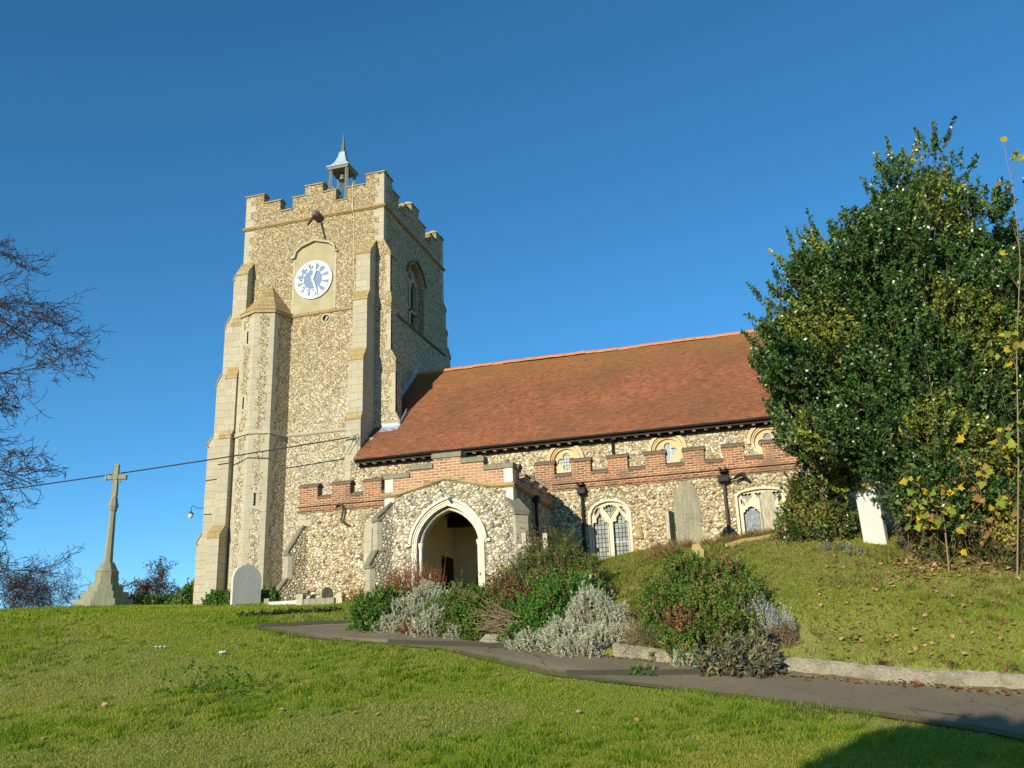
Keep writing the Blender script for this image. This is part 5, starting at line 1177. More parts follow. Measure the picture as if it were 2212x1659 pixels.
shrub('lavender_bush', [(1655, 17.3, 1278, 64), (1690, 17.1, 1300, 60), (1610, 17.4, 1285, 44)], 'upright grey lavender on the right flank of the olive bush', 'lavender', [(.33, .35, .33), (.42, .43, .38), (.28, .30, .28)], **{**SK, 'up': .85, 'slen': .3, 'dens': 90})
shrub('straw_heap', [(1690, 17.0, 1345, 64)], 'heap of brown dead lavender stems right of the dark sage', 'plant', [(.26, .17, .09), (.34, .25, .15), (.18, .11, .06)], ll=.10, lw=.006, nl=16, dens=130, slen=.12, up=.2, spread=1.1, mat=M_DULL, twig=M_TWIGPALE)
shrub('sage_bush', [(1560, 16.5, 1400, 100), (1610, 16.45, 1380, 110), (1645, 16.3, 1395, 80), (1640, 16.8, 1362, 60)], 'dark purple leaved sage bush hanging over the kerb onto the path', 'sage', [(.15, .145, .085), (.20, .19, .12), (.10, .085, .075), (.17, .19, .09)], ll=.13, lw=.042, nl=12, dens=70, slen=.16, up=.25, spread=.75, mat=M_DULL, twigs=.3)
shrub('lavender_bush', [(1482, 16.9, 1388, 60)], 'small silver lavender on the kerb left of the dark sage', 'lavender', SILV, **SK)
shrub('dry_grass', [(1385, 17.8, 1345, 70), (1365, 17.7, 1360, 50)], 'pale dry grass between lavender and olive bush', 'grass', [(.32, .24, .12), (.24, .18, .08), (.36, .28, .15), (.14,.15,.04)], ll=.26, lw=.005, nl=7, dens=40, slen=.1, up=.6, spread=.55, mat=M_DULL, twigs=.1)
def stick_pile(name, px, D, wpx, top, n, lab, mat):
    g_ = stand(px, D); r = wpx / 2 / 2212 / FOC * D; h = at_depth(px, top, D)[2] - g_[2]
    root = empty(name, g_, lab, 'brushwood', 'shrubs in the bed beside the path'); A, E_, R_ = [], [], []
    for i in range(n):
        a = g_ + np.array([rng.uniform(.1, .9) * r, rng.uniform(-.5, .3) * r, rng.uniform(0, .5) * h]); ang = rng.normal(math.pi, .5); L_ = rng.uniform(.5, 1.3) * r
        d = np.array([math.cos(ang), .3 * math.sin(ang) - .25, rng.uniform(-.1, .55)]); p = a
        for k in range(4):
            e = p + d * L_ / 4; A.append(p); E_.append(e); R_.append(.011 - .0022 * k); 
            if k and rng.random() < .7: q = e + (d + rng.normal(0, .5, 3)) * L_ / 5; A.append(e); E_.append(q); R_.append(.005)
            p = e; d = d + rng.normal(0, .16, 3)
    V, F = seg_tubes(np.array(A), np.array(E_), np.array(R_), np.array(R_) * .75); fastmesh('branches', V, F, mat, root)
stick_pile('dead_branches', 1085, 19.15, 125, 1275, 75, 'bleached dead branches lying in the bed above the concrete lump', M_TWIGPALE)
stick_pile('dead_branches', 1425, 17.6, 110, 1350, 34, 'brown dead twigs under the olive bush above the kerb', M_TWIG)
REDG = dict(ll=.16, lw=.008, nl=9, dens=90, slen=.12, up=.75, spread=.5, mat=M_DULL, twigs=.2, twig=M_TWIGRED)
shrub('red_grass', [(1440, 22.4, 1178, 80), (1470, 22.8, 1172, 60)], 'rust red grass clump left of the ochre stub', 'grass', [(.34, .17, .10), (.26, .12, .07), (.30, .22, .10), (.16, .16, .05)], group='rusty grass clumps by the graves', **REDG)
shrub('red_grass', [(1545, 22.9, 1168, 60), (1590, 23.0, 1164, 70), (1640, 23.0, 1160, 70), (1680, 23.0, 1158, 40)], 'rust red grass strip above the long kerb stone', 'grass', [(.26, .13, .06), (.20, .10, .05), (.16, .15, .05), (.10, .12, .03)], group='rusty grass clumps by the graves', **REDG)
IV = dict(ll=.06, lw=.05, nl=20, dens=70, slen=.25, up=.45, mat=M_GLOSS, twigs=.25)
shrub('ivy_bush', [(1770, 21.6, 1000, 120), (1745, 21.2, 1060, 110), (1800, 21.0, 1075, 130), (1715, 21.4, 1100, 70)], 'ivy covered bush beneath the holly beside the aisle wall', 'bush', [(.035, .06, .012), (.06, .085, .018), (.09, .10, .02), (.05, .05, .02)], group='bushes under the holly', patch=([(.14, .13, .03), (.10, .12, .025)], 1.2), **IV)
shrub('low_bush', [(1860, 20.9, 1128, 90), (1690, 22.2, 1120, 40)], 'low green bush round the foot of the white slab', 'bush', GR + [(.08, .08, .03)], group='bushes under the holly', ll=.05, lw=.03, nl=16, dens=60)
shrub('catmint_clump', [(1800, 20.2, 1172, 90), (1850, 19.7, 1180, 60)], 'low grey green plants in the bank turf below the ivy', 'plant', [(.22, .25, .17), (.28, .30, .22), (.16, .2, .1)], ll=.04, lw=.014, nl=12, dens=70, slen=.14, group='bushes under the holly', mat=M_DULL)
shrub('undergrowth_bush', [(1985, 19.6, 1085, 90), (2050, 18.9, 1105, 110), (2140, 18.5, 1075, 120), (2240, 18.2, 1060, 130), (2100, 19.4, 1050, 130), (1965, 20.6, 1060, 60), (2190, 18.0, 1120, 80), (2020, 18.7, 1135, 60)], 'tangled dark undergrowth at the foot of the holly', 'bush', [(.045, .075, .018), (.07, .11, .022), (.14, .10, .035), (.09, .07, .03)], ll=.08, lw=.055, nl=14, dens=40, slen=.45, group='bushes under the holly', twigs=.8, hollow=.75, up=.35, patch=([(.34, .27, .03), (.26, .25, .04), (.2, .12, .04)], 1.3))
LB = dict(ll=.07, lw=.045, nl=20, dens=90, slen=.2, up=.4, group='small bushes at the tower foot')
shrub('laurel_bush', [(474, 29.0, 1274, 62), (492, 28.8, 1282, 40)], 'small green bush between tower buttress and pale headstone', 'bush', GR, **LB)
shrub('laurel_bush', [(582, 28.8, 1270, 44), (560, 28.9, 1276, 40)], 'small green bush right of the pale headstone', 'bush', GR, **LB)
shrub('edging_plants', [(px, D, 1327 + (px - 520) * -.035, 30) for px, D in ((528, 22.6), (548, 22.7), (570, 22.8), (592, 22.9), (614, 23.0), (636, 23.1), (658, 23.2), (680, 23.3), (702, 23.4), (724, 23.5))], 'dark green edging plants along the lawn edge above the path', 'plant', [(.02, .04, .01), (.035, .06, .014)], ll=.05, lw=.03, nl=10, dens=90, slen=.1, up=.3)
shrub('weed_tuft', [(1392, 16.6, 1440, 50), (1375, 16.7, 1445, 30)], 'green weed tuft growing at the step edge on the path', 'plant', [(.05, .13, .02), (.08, .17, .03)], ll=.14, lw=.03, nl=6, dens=60, slen=.05, up=.5, spread=.8)
shrub('weed_patch', [(455, 16.2, 1438, 110), (400, 16.4, 1432, 90), (500, 16.0, 1440, 80)], 'patch of darker broad leaved weeds in the lawn', 'plant', [(.04, .10, .015), (.055, .12, .02)], ll=.07, lw=.03, nl=6, dens=10, slen=.04, up=.35, spread=.8, twigs=0)

# ---- holly: outline lobes measured on the photo's silhouette, given real depth
HD = 19.6; rng = np.random.default_rng(41)
hg = stand(1985, HD)
HOL = [(2015, 335, 48, .35), (1975, 385, 52, .35), (2052, 425, 62, .5), (1925, 400, 55, .25), (1935, 460, 66, .45), (1990, 470, 70, .6), (2090, 470, 50, .4), (1880, 500, 60, .5), (1935, 540, 95, .9), (2035, 550, 110, .9), (2110, 545, 70, .6), (1840, 560, 70, .8),
       (1768, 545, 48, .7), (1730, 590, 50, .8), (1800, 620, 90, 1), (1890, 650, 120, 1), (2000, 680, 150, 1), (2120, 650, 90, 1), (1700, 665, 46, .8), (1745, 690, 80, 1), (1688, 725, 42, .8), (1720, 775, 85, 1), (1800, 760, 120, 1),
       (1930, 820, 170, 1), (2080, 840, 160, 1), (2190, 760, 110, 1), (1680, 800, 34, .7), (1700, 850, 55, .9), (1770, 880, 105, 1), (1760, 945, 60, .8), (1865, 930, 105, 1), (1990, 985, 140, 1), (2110, 990, 140, 1), (2205, 900, 120, 1), (1985, 1050, 60, .8), (2070, 1080, 90, .8), (2190, 1060, 90, .8),
       (2160, 560, 70, .7), (2130, 480, 44, .45), (2200, 620, 90, .9), (2230, 540, 60, .6), (2240, 700, 110, 1), (2150, 720, 110, 1), (2250, 830, 120, 1), (2150, 900, 130, 1), (2250, 980, 110, 1), (1668, 745, 30, .6), (1705, 800, 60, .9), (1655, 815, 22, .4), (1725, 905, 60, .9), (1810, 1000, 60, .6), (2120, 620, 100, 1), (1900, 600, 110, 1), (1800, 680, 90, 1), (2218, 560, 70, .7), (2228, 640, 80, .8), (1965, 1080, 60, .8), (2015, 1105, 60, .8), (2085, 1115, 70, .8), (2150, 1105, 70, .8), (2215, 1090, 70, .8)]
T, Dd, dn = [], [], []
pxm = HD / 2212 / FOC
for px, py, r, de in HOL:
    c = at_depth(px, py, HD) + np.array([0, 1, 0]) * rng.uniform(-1, 1) * max(0, 1.9 - r * pxm) ; c = c if r > 60 else c
    R_ = r * pxm; n = int(34 * 4 * math.pi * R_ ** 2 * 1.15 * de) + 8; v = unit(n); rad = 1 - .5 * rng.random(n) ** 1.8 + rng.normal(0, .10, n)
    p = c + v * R_ * rad[:, None] * [1, 1.15, 1.0]; T.append(p); q = v * .7 + np.array([0, 0, .75]) + rng.normal(0, .25, (n, 3)) + np.array([(px - 1985) / 900, 0, 0]); Dd.append(q / np.linalg.norm(q, axis=1, keepdims=True)); dn.append(np.full(n, de))
# long leafy shoots that break the outline, mostly upward and outward
for px, py, r, de in HOL:
    c = at_depth(px, py, HD); R_ = r * pxm; k = 5
    v = unit(k) * [1, .7, 0] + [(px - 1985) / 420 * .6, 0, 0]; v = v * .6 + np.array([0, 0, 1.0]); v /= np.linalg.norm(v, axis=1, keepdims=True)
    s0 = c + v * R_ * .8 + rng.normal(0, .3 * R_, (k, 3)) * [1, 1, .2]; L_ = rng.uniform(.3, .8, k)
    for t in np.linspace(.15, 1, 5): T.append(s0 + v * (L_ * t)[:, None]); Dd.append(v + rng.normal(0, .2, (k, 3))); dn.append(np.full(k, .4))
T = np.concatenate(T); Dd = np.concatenate(Dd); dn = np.concatenate(dn)
gap_ = np.sin(T[:, 0] * 3.9 + 2.2 * np.sin(T[:, 2] * 1.9)) * np.sin(T[:, 2] * 4.6 + 1.8 * np.sin(T[:, 1] * 2.3)) + .6 * np.sin(T[:, 1] * 4.1 + T[:, 0])
ok = (T[:, 2] > hgt(T[:, 0], T[:, 1]) + .3) & ((gap_ > -.75) | (rng.random(len(T)) < .18)); T, Dd, dn = T[ok], Dd[ok], dn[ok]
TH_ = empty('holly_tree', hg, 'large dark glossy holly tree with yellowing climber at the right', 'tree')
n = len(T); V, F, si = sprigs(T, Dd, rng.uniform(.25, .5, n), 22, .085, .05, .85)
sc = pal([(.045, .10, .02), (.065, .13, .028), (.10, .16, .036), (.026, .06, .014)], n, (4, 4, 2, 3), .12)
q = np.sin(T[:, 0] * 1.9 + 1.3 * np.sin(T[:, 2] * 1.7)) + np.sin(T[:, 2] * 2.3 + T[:, 1] * 1.1 + 1.0) ; m = (q > .85) & (rng.random(n) < .75)
sc[m] = pal([(.20, .22, .03), (.17, .21, .03), (.34, .31, .04), (.12, .16, .026)], m.sum(), (3, 3, 1, 3), .2)
C = sc[si] * rng.uniform(.75, 1.3, (len(si), 1))
fastmesh('crown', V, F, M_GLOSS, TH_, np.repeat(C, 4, 0))
A = []; E_ = []; Ra = []; Rb = []
k = rng.choice(n, int(n * .4), replace=False)
A.append(T[k] - Dd[k] * .55); E_.append(T[k]); Ra.append(np.full(len(k), .007)); Rb.append(np.full(len(k), .003))
fastmesh('twigs', *seg_tubes(np.concatenate(A), np.concatenate(E_), np.concatenate(Ra), np.concatenate(Rb)), M_TWIG, TH_)
b = B()
for px, py in ((2010, 320), (1930, 420), (1770, 600), (1700, 740), (2100, 560), (1760, 880), (2190, 760), (1880, 700), (2020, 600), (2060, 420)):
    e = at_depth(px, py, HD) + np.array([0, rng.uniform(-.6, .6), 0]); s_ = hg + np.array([rng.normal(0, .18), rng.normal(0, .18), -.2]); m_ = s_ * .45 + e * .55 + rng.normal(0, .2, 3) + np.array([(hg[0] - e[0]) * .25, 0, .2])
    b.tube([s_, s_ * .6 + m_ * .4 + rng.normal(0, .08, 3), m_, m_ * .5 + e * .5 + rng.normal(0, .12, 3), e], [.10, .085, .06, .035, .008], 6)
obj('trunk', b, M_BARK, TH_)

rng = np.random.default_rng(99)
def lobed_leaf(n, P, size, nrm, ax):
    """five-pointed maple-like leaves as small polygons (fan of quads)"""
    prof = [(0, 0), (.38, -.08), (.30, .16), (.62, .30), (.34, .48), (.30, .62), (0, 1.0), (-.30, .62), (-.34, .48), (-.62, .30), (-.30, .16), (-.38, -.08)]
    d, u, w = rot_basis(nrm); a = ax; s = u * np.cos(a)[:, None] + w * np.sin(a)[:, None]; t = np.cross(d, s); V = []
    for x, y in prof: V.append(P + s * (x * size)[:, None] + t * (y * size)[:, None] + d * ((abs(x) * .35 - .12 * y * y) * size)[:, None] * 1.0)
    V.append(P + t * (.4 * size)[:, None]); V = np.stack(V, 1).reshape(-1, 3); m_ = len(prof); o = np.arange(n)[:, None] * (m_ + 1)
    F = np.concatenate([o + [[m_, 2 * i_, 2 * i_ + 1, (2 * i_ + 2) % m_]] for i_ in range(m_ // 2)]); return V, F, m_ + 1
def sapling(px, D, pts, lab, leaves, seed_cols, name='sycamore_sapling'):
    g_ = stand(px, D); root = empty(name, g_, lab, 'sapling', 'sycamore saplings by the holly'); b = B()
    path = [g_ - (0, 0, .1)] + [at_depth(x, y, D) for x, y in pts]; rr = np.linspace(.017, .004, len(path)); b.tube(path, list(rr), 6)
    LP = []
    for i in range(1, len(path)):
        for k_ in range(3):
            t = rng.random(); p = path[i - 1] * (1 - t) + path[i] * t; e = p + np.array([rng.normal(0, .3), rng.normal(0, .3), rng.uniform(.1, .5)]); b.tube([p, (p + e) / 2 + (0, 0, .04), e], [.007, .005, .003], 4); LP.append(e)
    LV = np.array([at_depth(x, y, D + rng.uniform(-.4, .4)) for x, y in leaves]); pth = np.array(path)
    for i_, e in enumerate(LV):      # every leaf hangs on a side twig
        if i_ % 3 == 0: p = e + np.array([rng.normal(0, .2), rng.uniform(.2, .5), -rng.uniform(.15, .45)]); b.tube([p, p * .5 + e * .5 + (0, 0, .08), e + (0, 0, .01)], [.005, .004, .002], 4)
        else: p = LV[i_ - i_ % 3]; LV[i_] = e = p + np.clip(e - p, -.35, .35) * .8; b.tube([p, p * .5 + e * .5 + (0, 0, .03), e], [.003, .0025, .0015], 3)
    obj('stem', b, M_TWIGPALE if rng.random() < .5 else M_TWIG, root)
    P = np.concatenate([LV, np.array(LP)]); n_ = len(P); nr = unit(n_) * .8 + np.array([-.1, -.7, .5])
    V, F, m_ = lobed_leaf(n_, P, rng.uniform(.08, .19, n_), nr, rng.uniform(0, 6.28, n_)); fastmesh('leaves', V, F, M_LEAF, root, np.repeat(pal(seed_cols, n_, None, .2), m_, 0))
YEL = [(.50, .36, .02), (.44, .34, .03), (.30, .32, .04), (.20, .28, .04), (.16, .24, .04), (.36, .20, .06)]
rl = lambda n, x0, x1, y0, y1: [(rng.uniform(x0, x1), rng.uniform(y0, y1)) for _ in range(n)]
sapling(2118, 18.7, [(2112, 1080), (2098, 900), (2088, 760), (2060, 620), (2040, 560)], 'bare pale sapling stem rising in front of the holly', [(2020, 905), (2040, 930), (2080, 930), (2100, 905)] + rl(16, 2010, 2140, 850, 960), YEL)
sapling(2050, 18.1, [(2035, 1080), (2030, 990), (2020, 900), (2000, 760)], 'yellow leaved sycamore shoots at the foot of the holly', rl(150, 1930, 2110, 1010, 1150) + rl(60, 2080, 2200, 960, 1140), YEL)
sapling(2195, 17.6, [(2200, 1000), (2196, 760), (2204, 560), (2190, 420), (2170, 320)], 'tall thin sapling with a yellow leaf cluster at its top right edge', rl(9, 2180, 2225, 325, 360) + rl(44, 2080, 2220, 900, 1120) + rl(16, 2140, 2220, 700, 900), YEL)
sapling(2225, 17.8, [(2228, 900), (2222, 620), (2215, 480), (2212, 400)], 'second thin leafless stem at the right edge beside the tall sapling', rl(8, 2190, 2225, 660, 760), YEL)

for k_, (px, D) in enumerate(((1745, 16.28), (1905, 15.8), (2060, 15.36), (2185, 15.03), (1410, 17.36))):
    shrub('weed_tuft', [(px, D, (1450, 1464, 1480, 1490, 1425)[k_] - 4, 22)], ('weed tuft at the kerb foot just right of the sage', 'second weed tuft along the kerb foot right of the sage', 'third weed tuft along the kerb foot right of the sage', 'weed tuft at the kerb foot near the right edge', 'weed tuft at the kerb foot left of the sage')[k_], 'plant', [(.05, .10, .02), (.09, .13, .03), (.2, .08, .04)], ll=.08, lw=.02, nl=6, dens=70, slen=.05, up=.5, group='weeds along the kerb foot')
# ---- bare winter trees
def bare_tree(name, base, H, lab, cat='tree', seed=1, spread=.9, mat=None, trunk_r=.3, levels=6, group=None, lean=(0, 0), minr=.006, nb=(2, 3), leaf=None, up=.25, first=.28, top=None):
    r_ = np.random.default_rng(seed); root = empty(name, base, lab, cat, group); segs = []; 
    def grow(p, d, L_, r, lv):
        steps = 3 if lv < levels - 1 else 2
        for k_ in range(steps):
            d = d + r_.normal(0, .10 + .03 * lv, 3) + np.array([0, 0, .03 if lv < 4 else -.03]); d /= np.linalg.norm(d); e = p + d * L_ / steps; r2 = r * (1 - .22 / 1)
            segs.append((p, e, r, r2)); p, r = e, r2
            if lv < levels and k_ < steps - 1 and lv > 0 and r_.random() < .75:
                dd = d + r_.normal(0, .75, 3); dd /= np.linalg.norm(dd); grow(p, dd, L_ * .62, r * .55, lv + 1)
        if lv < levels:
            for _ in range(r_.integers(nb[0], nb[1] + 1)):
                dd = d * .8 + r_.normal(0, spread * .62, 3) + np.array([0, 0, up]); dd /= np.linalg.norm(dd); grow(p, dd, L_ * r_.uniform(.62, .85), r * r_.uniform(.6, .8), lv + 1)
    grow(np.array(base, float) - (0, 0, .3), np.array([lean[0], lean[1], 1.0]), H * first, trunk_r, 0)
    A = np.array([s[0] for s in segs]); E2 = np.array([s[1] for s in segs]); ra = np.maximum(minr, np.array([s[2] for s in segs])); rb = np.maximum(minr * .8, np.array([s[3] for s in segs]))
    if top is not None:
        k0 = top / (E2[:, 2].max() - base[2]); bb = np.array(base, float); A = bb + (A - bb) * k0; E2 = bb + (E2 - bb) * k0
    big = ra > trunk_r * .3; b = B()
    V, F = seg_tubes(A[~big], E2[~big], ra[~big], rb[~big]); fastmesh('crown', V, F, mat or M_BARKP, root)
    for i in np.where(big)[0]: b.tube([A[i], E2[i]], [ra[i], rb[i]], 8, cap=False)
    obj('trunk', b, M_BARK, root)
    if leaf:
        k_ = np.where(ra < minr * 1.6)[0]; k_ = r_.choice(k_, min(len(k_), leaf[0])); P = E2[k_] + r_.normal(0, .08, (len(k_), 3)); V, F = leaf_quads(P, unit(len(k_)), leaf[2], leaf[2] * .6); fastmesh('leaves', V, F, M_LEAF, root, np.repeat(pal(leaf[1], len(k_)), 4, 0))
    return root
rng = np.random.default_rng(17)
# big bare tree whose trunk stands beyond the left edge: limbs reach into view
bt = stand(-170, 38.0)
BT = empty('bare_tree', bt, 'large bare tree whose dark twiggy limbs reach in at the left edge', 'tree', 'bare trees beyond the lawn')
r_ = np.random.default_rng(5); segs = []
def limb(p, d, L_, r, lv):
    n_ = 7 if lv == 0 else 5 if lv < 3 else 4
    for k_ in range(n_):
        d = d + r_.normal(0, .13, 3) + np.array([0, 0, -.045 if lv < 2 else -.02]); d /= np.linalg.norm(d); e = p + d * L_ / n_; r2 = r * .84; segs.append((p, e, r, r2)); p, r = e, r2
        if lv < 4 and (k_ > 1 or lv > 0) and r_.random() < (1, .9, .7, .5)[lv]:
            for _ in range(1 + (lv == 1)):
                dd = d * .9 + r_.normal(0, .55, 3) + np.array([0, 0, .12]); dd /= np.linalg.norm(dd); limb(p, dd, L_ * r_.uniform(.36, .55), r * r_.uniform(.45, .62), lv + 1)
b = B(); tr = [bt - (0, 0, .4)] + [at_depth(x, y, 38.0) for x, y in ((-175, 1050), (-165, 850), (-150, 650), (-140, 480), (-120, 330))]; b.tube(tr, [.5, .42, .36, .28, .2, .1], 10)
obj('trunk', b, M_BARK, BT)
def toward(i, px, py, L_, r, dy=0.0):
    p = tr[i]; e = at_depth(px, py, 38.0 + dy); d = (e - p) / np.linalg.norm(e - p); limb(p, d, np.linalg.norm(e - p) * L_, r, 0)
for i, px, py, L_, r, dy in ((2, 150, 780, .78, .12, -1), (2, 60, 735, .9, .08, 1), (3, 95, 672, .9, .09, 0), (3, 60, 600, .9, .08, -1.5), (4, 30, 560, .9, .07, 1), (2, 55, 975, .95, .085, 1), (1, 30, 1000, .9, .07, -1), (2, 20, 860, .9, .07, 1), (1, 50, 1150, 1.0, .08, 0), (1, 0, 1120, 1.0, .07, 1.5), (2, 90, 1120, .8, .07, 1), (3, 0, 640, .9, .07, 1.5)): toward(i, px, py, L_, r, dy)
A = np.array([s[0] for s in segs]); E2 = np.array([s[1] for s in segs]); ra = np.maximum(.013, 1.15 * np.array([s[2] for s in segs])); rb = np.maximum(.011, 1.15 * np.array([s[3] for s in segs]))
V, F = seg_tubes(A, E2, ra, rb); fastmesh('crown', V, F, M_BARKP, BT)
GB = 'bare trees beyond the lawn'
def far(px, D, dz=0.0):
    s = (px - 1106) / 2212 / FOC * D; x, y = c2w(s, D); q = stand(px, D); return q
bare_tree('bare_tree', far(35, 62), 11.5, 'round headed bare tree low on the left horizon', seed=3, top=at_depth(35, 1165, 62)[2] - far(35, 62)[2], group=GB, trunk_r=.30, levels=6, minr=.010, spread=1.0, up=.1)
bare_tree('bare_tree', far(125, 70), 8.5, 'reddish twiggy small tree right of the round headed bare tree', seed=8, top=at_depth(125, 1195, 70)[2] - far(125, 70)[2], group=GB, trunk_r=.18, levels=6, minr=.010, spread=1.1, leaf=(160, [(.20, .09, .04), (.14, .07, .04)], .16), up=.05)
bare_tree('bare_tree', far(182, 75), 7.0, 'thin purplish bare tree just left of the memorial cross', seed=12, top=at_depth(182, 1225, 75)[2] - far(182, 75)[2], group=GB, trunk_r=.12, levels=6, minr=.009, spread=.9)
bare_tree('bare_tree', far(300, 52), 6.4, 'brown leaved bushy tree right of the memorial cross', seed=21, top=at_depth(300, 1200, 52)[2] - far(300, 52)[2], group=GB, trunk_r=.14, levels=6, minr=.012, spread=1.2, leaf=(2600, [(.18, .11, .04), (.10, .09, .03), (.22, .09, .04)], .15), up=.0, first=.2)
bare_tree('bare_tree', far(352, 60), 4.8, 'small purplish bare bush tree near the tower', seed=33, top=at_depth(352, 1240, 60)[2] - far(352, 60)[2], group=GB, trunk_r=.10, levels=6, minr=.012, spread=1.1, up=.0, first=.2)
HB = dict(ll=.13, lw=.08, nl=12, dens=22, slen=.35, group='bushes beyond the lawn')
shrub('hedge_bush', [(335, 44, 1283, 60), (362, 44, 1288, 46)], 'low green bush beyond the lawn right of the memorial', 'bush', GR, **HB)
shrub('hedge_bush', [(400, 42, 1262, 60), (415, 43, 1250, 50), (380, 43, 1278, 40)], 'green bush against the left edge of the tower', 'bush', GR + [(.10, .07, .03)], **HB)
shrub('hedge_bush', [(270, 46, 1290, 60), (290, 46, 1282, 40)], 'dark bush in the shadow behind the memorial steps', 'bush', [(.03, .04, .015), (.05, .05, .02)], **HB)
cg = stand(421, 46); cz = at_depth(421, 1212, 46)[2]
shrub('conifer', [(421, 46, 1212, 15), (424, 46, 1222, 20)], 'thin dark conifer peeping out behind the tower buttress', 'tree', [(.02, .04, .02), (.03, .055, .03)], ll=.14, lw=.05, nl=16, dens=30, slen=.4, group='bushes beyond the lawn')
# the tree behind the viewpoint whose shadow rounds the near right corner of the lawn
def shade_tree(px, py, t, R_, lab):
    g_ = hit(px, py); c = g_ - SUN * t; x, y = c[0], c[1]; zg = float(hgt(x, y)); root = empty('garden_tree', (x, y, zg), lab, 'tree')
    n = 900; v = unit(n); p = c + v * R_ * (1 - .35 * rng.random((n, 1)) ** 2) * [1, 1, .9]; V, F, si = sprigs(p, v, .4, 26, .16, .10, .9); fastmesh('crown', V, F, M_LEAF, root, np.repeat(pal(GR, len(si)), 4, 0))
    b = B(); b.tube([(x, y, zg - .3), (x, y, zg + (c[2] - zg) * .5), c], [.16, .12, .05], 8)
    for k in range(9): e = c + unit(1)[0] * R_ * .75; b.tube([(x, y, zg + (c[2] - zg) * .55), (np.array([x, y, c[2]]) + e) / 2, e], [.06, .04, .015], 5)
    obj('trunk', b, M_BARK, root)
shade_tree(2080, 1712, 15.0, 1.75, 'round leafy tree behind the viewpoint shading the lawn corner')

# ---- lawn grass, fallen leaves
N = 980000
D_ = 8.5 + (33 - 8.5) * rng.random(N) ** 1.35; s_ = rng.uniform(-1, 1, N) * (.82 * D_ + .5)
x, y = c2w(s_, D_)
u_ = .887 * (D_ - bed_line(s_))
keep = ~(in_poly(x + .05, y, PATHPOLY) & in_poly(x - .05, y, PATHPOLY) & in_poly(x, y + .09 * rng.random(N), PATHPOLY) & in_poly(x, y - .09 * rng.random(N), PATHPOLY))
keep &= ~((x > XW - 1.5) & (y > 31.2)); keep &= ~((x > AX0 - .1) & (y > YA0)); keep &= ~((x > PX0) & (x < PX1) & (y > YP0 + .1)); keep &= ~((u_ > -.02) & (u_ < .22) & (s_ > 1.8))
bare_bed = (u_ > 0) & (s_ < 5.2) & (u_ < 1.6 + .0 * s_) & (s_ > -3.6); keep &= ~(bare_bed & (rng.random(N) < .85))
x, y, D_, s_, u_ = x[keep], y[keep], D_[keep], s_[keep], u_[keep]; n = len(x)
q = hash_noise(x * .38, y * .5) * .6 + hash_noise(x * 1.5 + 3, y * 1.7) * .4 + rng.normal(0, .38, n)
bank = (u_ > .2) & (s_ > -2)
h_ = rng.uniform(.018, .042, n) * (1 + .5 * (hash_noise(x * 1.1 + 9, y * 1.3) > .55)) * np.where(bank, 1.35, 1.0) * (1 + (D_ - 10) * .012)
tuft = (np.sin(x * 7.3 + 3 * np.sin(y * 2.1)) * np.sin(y * 6.7 + 2 * np.sin(x * 3.3)) > .55 + .5 * np.sin(x * .83 + 2 * np.sin(y * .7))) & (rng.random(n) < .8)
h_ = np.where(tuft, h_ * rng.uniform(1.5, 2.6, n), h_)
wd = .0045 + .00042 * D_
z = hgt(x, y); az = rng.uniform(0, 2 * np.pi, n); ln = rng.normal(0, .45, (n, 2))
sx, sy = np.cos(az) * wd, np.sin(az) * wd
base = np.stack([x, y, z - .006], 1); V = np.stack([base - np.stack([sx, sy, 0 * sx], 1), base + np.stack([sx, sy, 0 * sx], 1), base + np.stack([ln[:, 0] * h_, ln[:, 1] * h_, h_], 1)], 1).reshape(-1, 3)
dry = (np.sin(x * .47 + 1.9 * np.sin(y * .31)) * np.sin(y * .62 + 1.1 * np.sin(x * .4) + .8) > .42) & (rng.random(n) < .55)
col = np.where((q < .35)[:, None], pal([(.21, .30, .025), (.26, .35, .03), (.31, .375, .04), (.36, .385, .05)], n, None, .2), pal([(.36, .38, .05), (.43, .40, .07), (.48, .41, .12), (.29, .33, .035)], n, None, .2))
col[dry] = pal([(.46, .39, .16), (.40, .35, .12), (.36, .34, .10)], dry.sum(), None, .2)
col[tuft] *= rng.uniform(.62, 1.0, (tuft.sum(), 1)) * [.85, 1.0, .8]
col[bank] *= rng.uniform(.72, 1.12, (bank.sum(), 1)) * [1.04, .95, .95]
brown = bank & (hash_noise(x * .8 + 4, y * .9 + 2) > .35) & (rng.random(n) < .5); 
straw = bank & ((rng.random(n) < .25) | brown); col[straw] = pal([(.34, .26, .11), (.27, .22, .08), (.23, .20, .06), (.18, .13, .06)], straw.sum(), None, .2)
tag(fastmesh('grass', V, np.arange(n * 3).reshape(n, 3), M_GRASS, None, np.repeat(col, 3, 0)), 'short mown grass covering the lawn and the bank', 'grass', kind='stuff')
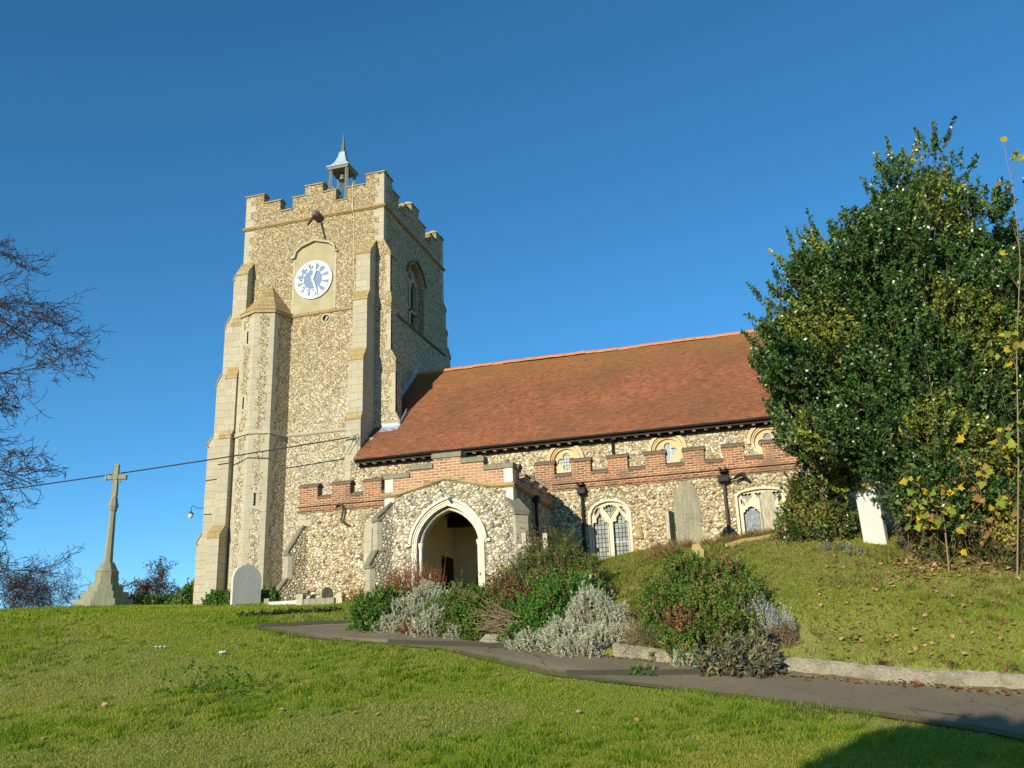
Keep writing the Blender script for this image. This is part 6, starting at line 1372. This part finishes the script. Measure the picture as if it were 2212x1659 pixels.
# leaf litter: a few on the lawn, thick drifts at the foot of the holly
def litter(name, P, size, cols, lab):
    n = len(P); nr = np.stack([rng.normal(0, .35, n), rng.normal(0, .35, n) - .25, np.ones(n)], 1); V, F, m_ = lobed_leaf(n, P, size, nr, rng.uniform(0, 6.28, n)); tag(fastmesh(name, V, F, M_DULL, None, np.repeat(pal(cols, n), m_, 0)), lab, 'leaves', kind='stuff')
LC = [(.36, .19, .08), (.28, .14, .06), (.42, .26, .13), (.20, .10, .05), (.46, .30, .17)]
pp = [hit(x, y) for x, y in ((525, 1595), (820, 1548), (903, 1562), (765, 1546), (1072, 1462), (1245, 1545), (1570, 1612), (1755, 1550), (1730, 1540), (220, 1530), (380, 1590), (610, 1540), (1010, 1500), (1380, 1560), (300, 1470), (730, 1480), (660, 1480), (1180, 1590), (90, 1600), (950, 1620))]
pp = np.array(pp) + [0, 0, .045]
bx = np.array([hit(rng.uniform(1750, 2212), rng.uniform(1190, 1430)) for _ in range(330)] + [hit(rng.uniform(1930, 2212), 1205 + abs(rng.normal(0, 22)) - (0)) for _ in range(560)]); bx[:, 2] += rng.uniform(.02, .08, len(bx))
pk = np.array([hit(rng.uniform(1330, 2212), 0) if False else (lambda t: PRz[int(t)] + np.array([rng.normal(0, .1), rng.normal(-.16, .09), .05]))(rng.uniform(2, 150)) for _ in range(620)])
pk[:, 2] = hgt(pk[:, 0], pk[:, 1]) + .05
litter('leaf_litter', np.concatenate([pp, bx]), np.concatenate([rng.uniform(.05, .10, len(pp)), rng.uniform(.04, .10, len(bx))]), LC, 'fallen brown leaves scattered on the lawn and heaped under the holly')
litter('kerb_litter', pk, rng.uniform(.03, .07, len(pk)), [(.20, .07, .035), (.15, .06, .03), (.28, .12, .06)], 'small red brown leaves gathered along the kerb and bed edge')
for px, py, n_, lab in ((346, 1404, 4, 'cluster of pale mushrooms in the lawn weeds'), (480, 1416, 9, 'larger ruffled clump of white mushrooms in the lawn')):
    g_ = hit(px, py); root = empty('mushroom_clump', g_, lab, 'mushrooms', 'mushrooms on the lawn')
    for k in range(n_):
        p = g_ + np.array([rng.normal(0, .05), rng.normal(0, .04), 0]); r = rng.uniform(.025, .05); hgt_ = rng.uniform(.05, .09)
        obj('mushroom', B().lathe([(.009, -.02), (.008, hgt_ * .8), (r, hgt_ * .75), (r * .8, hgt_ * 1.0), (r * .2, hgt_ * 1.15)], p, 9), M_MARBLE, root, smooth=True)
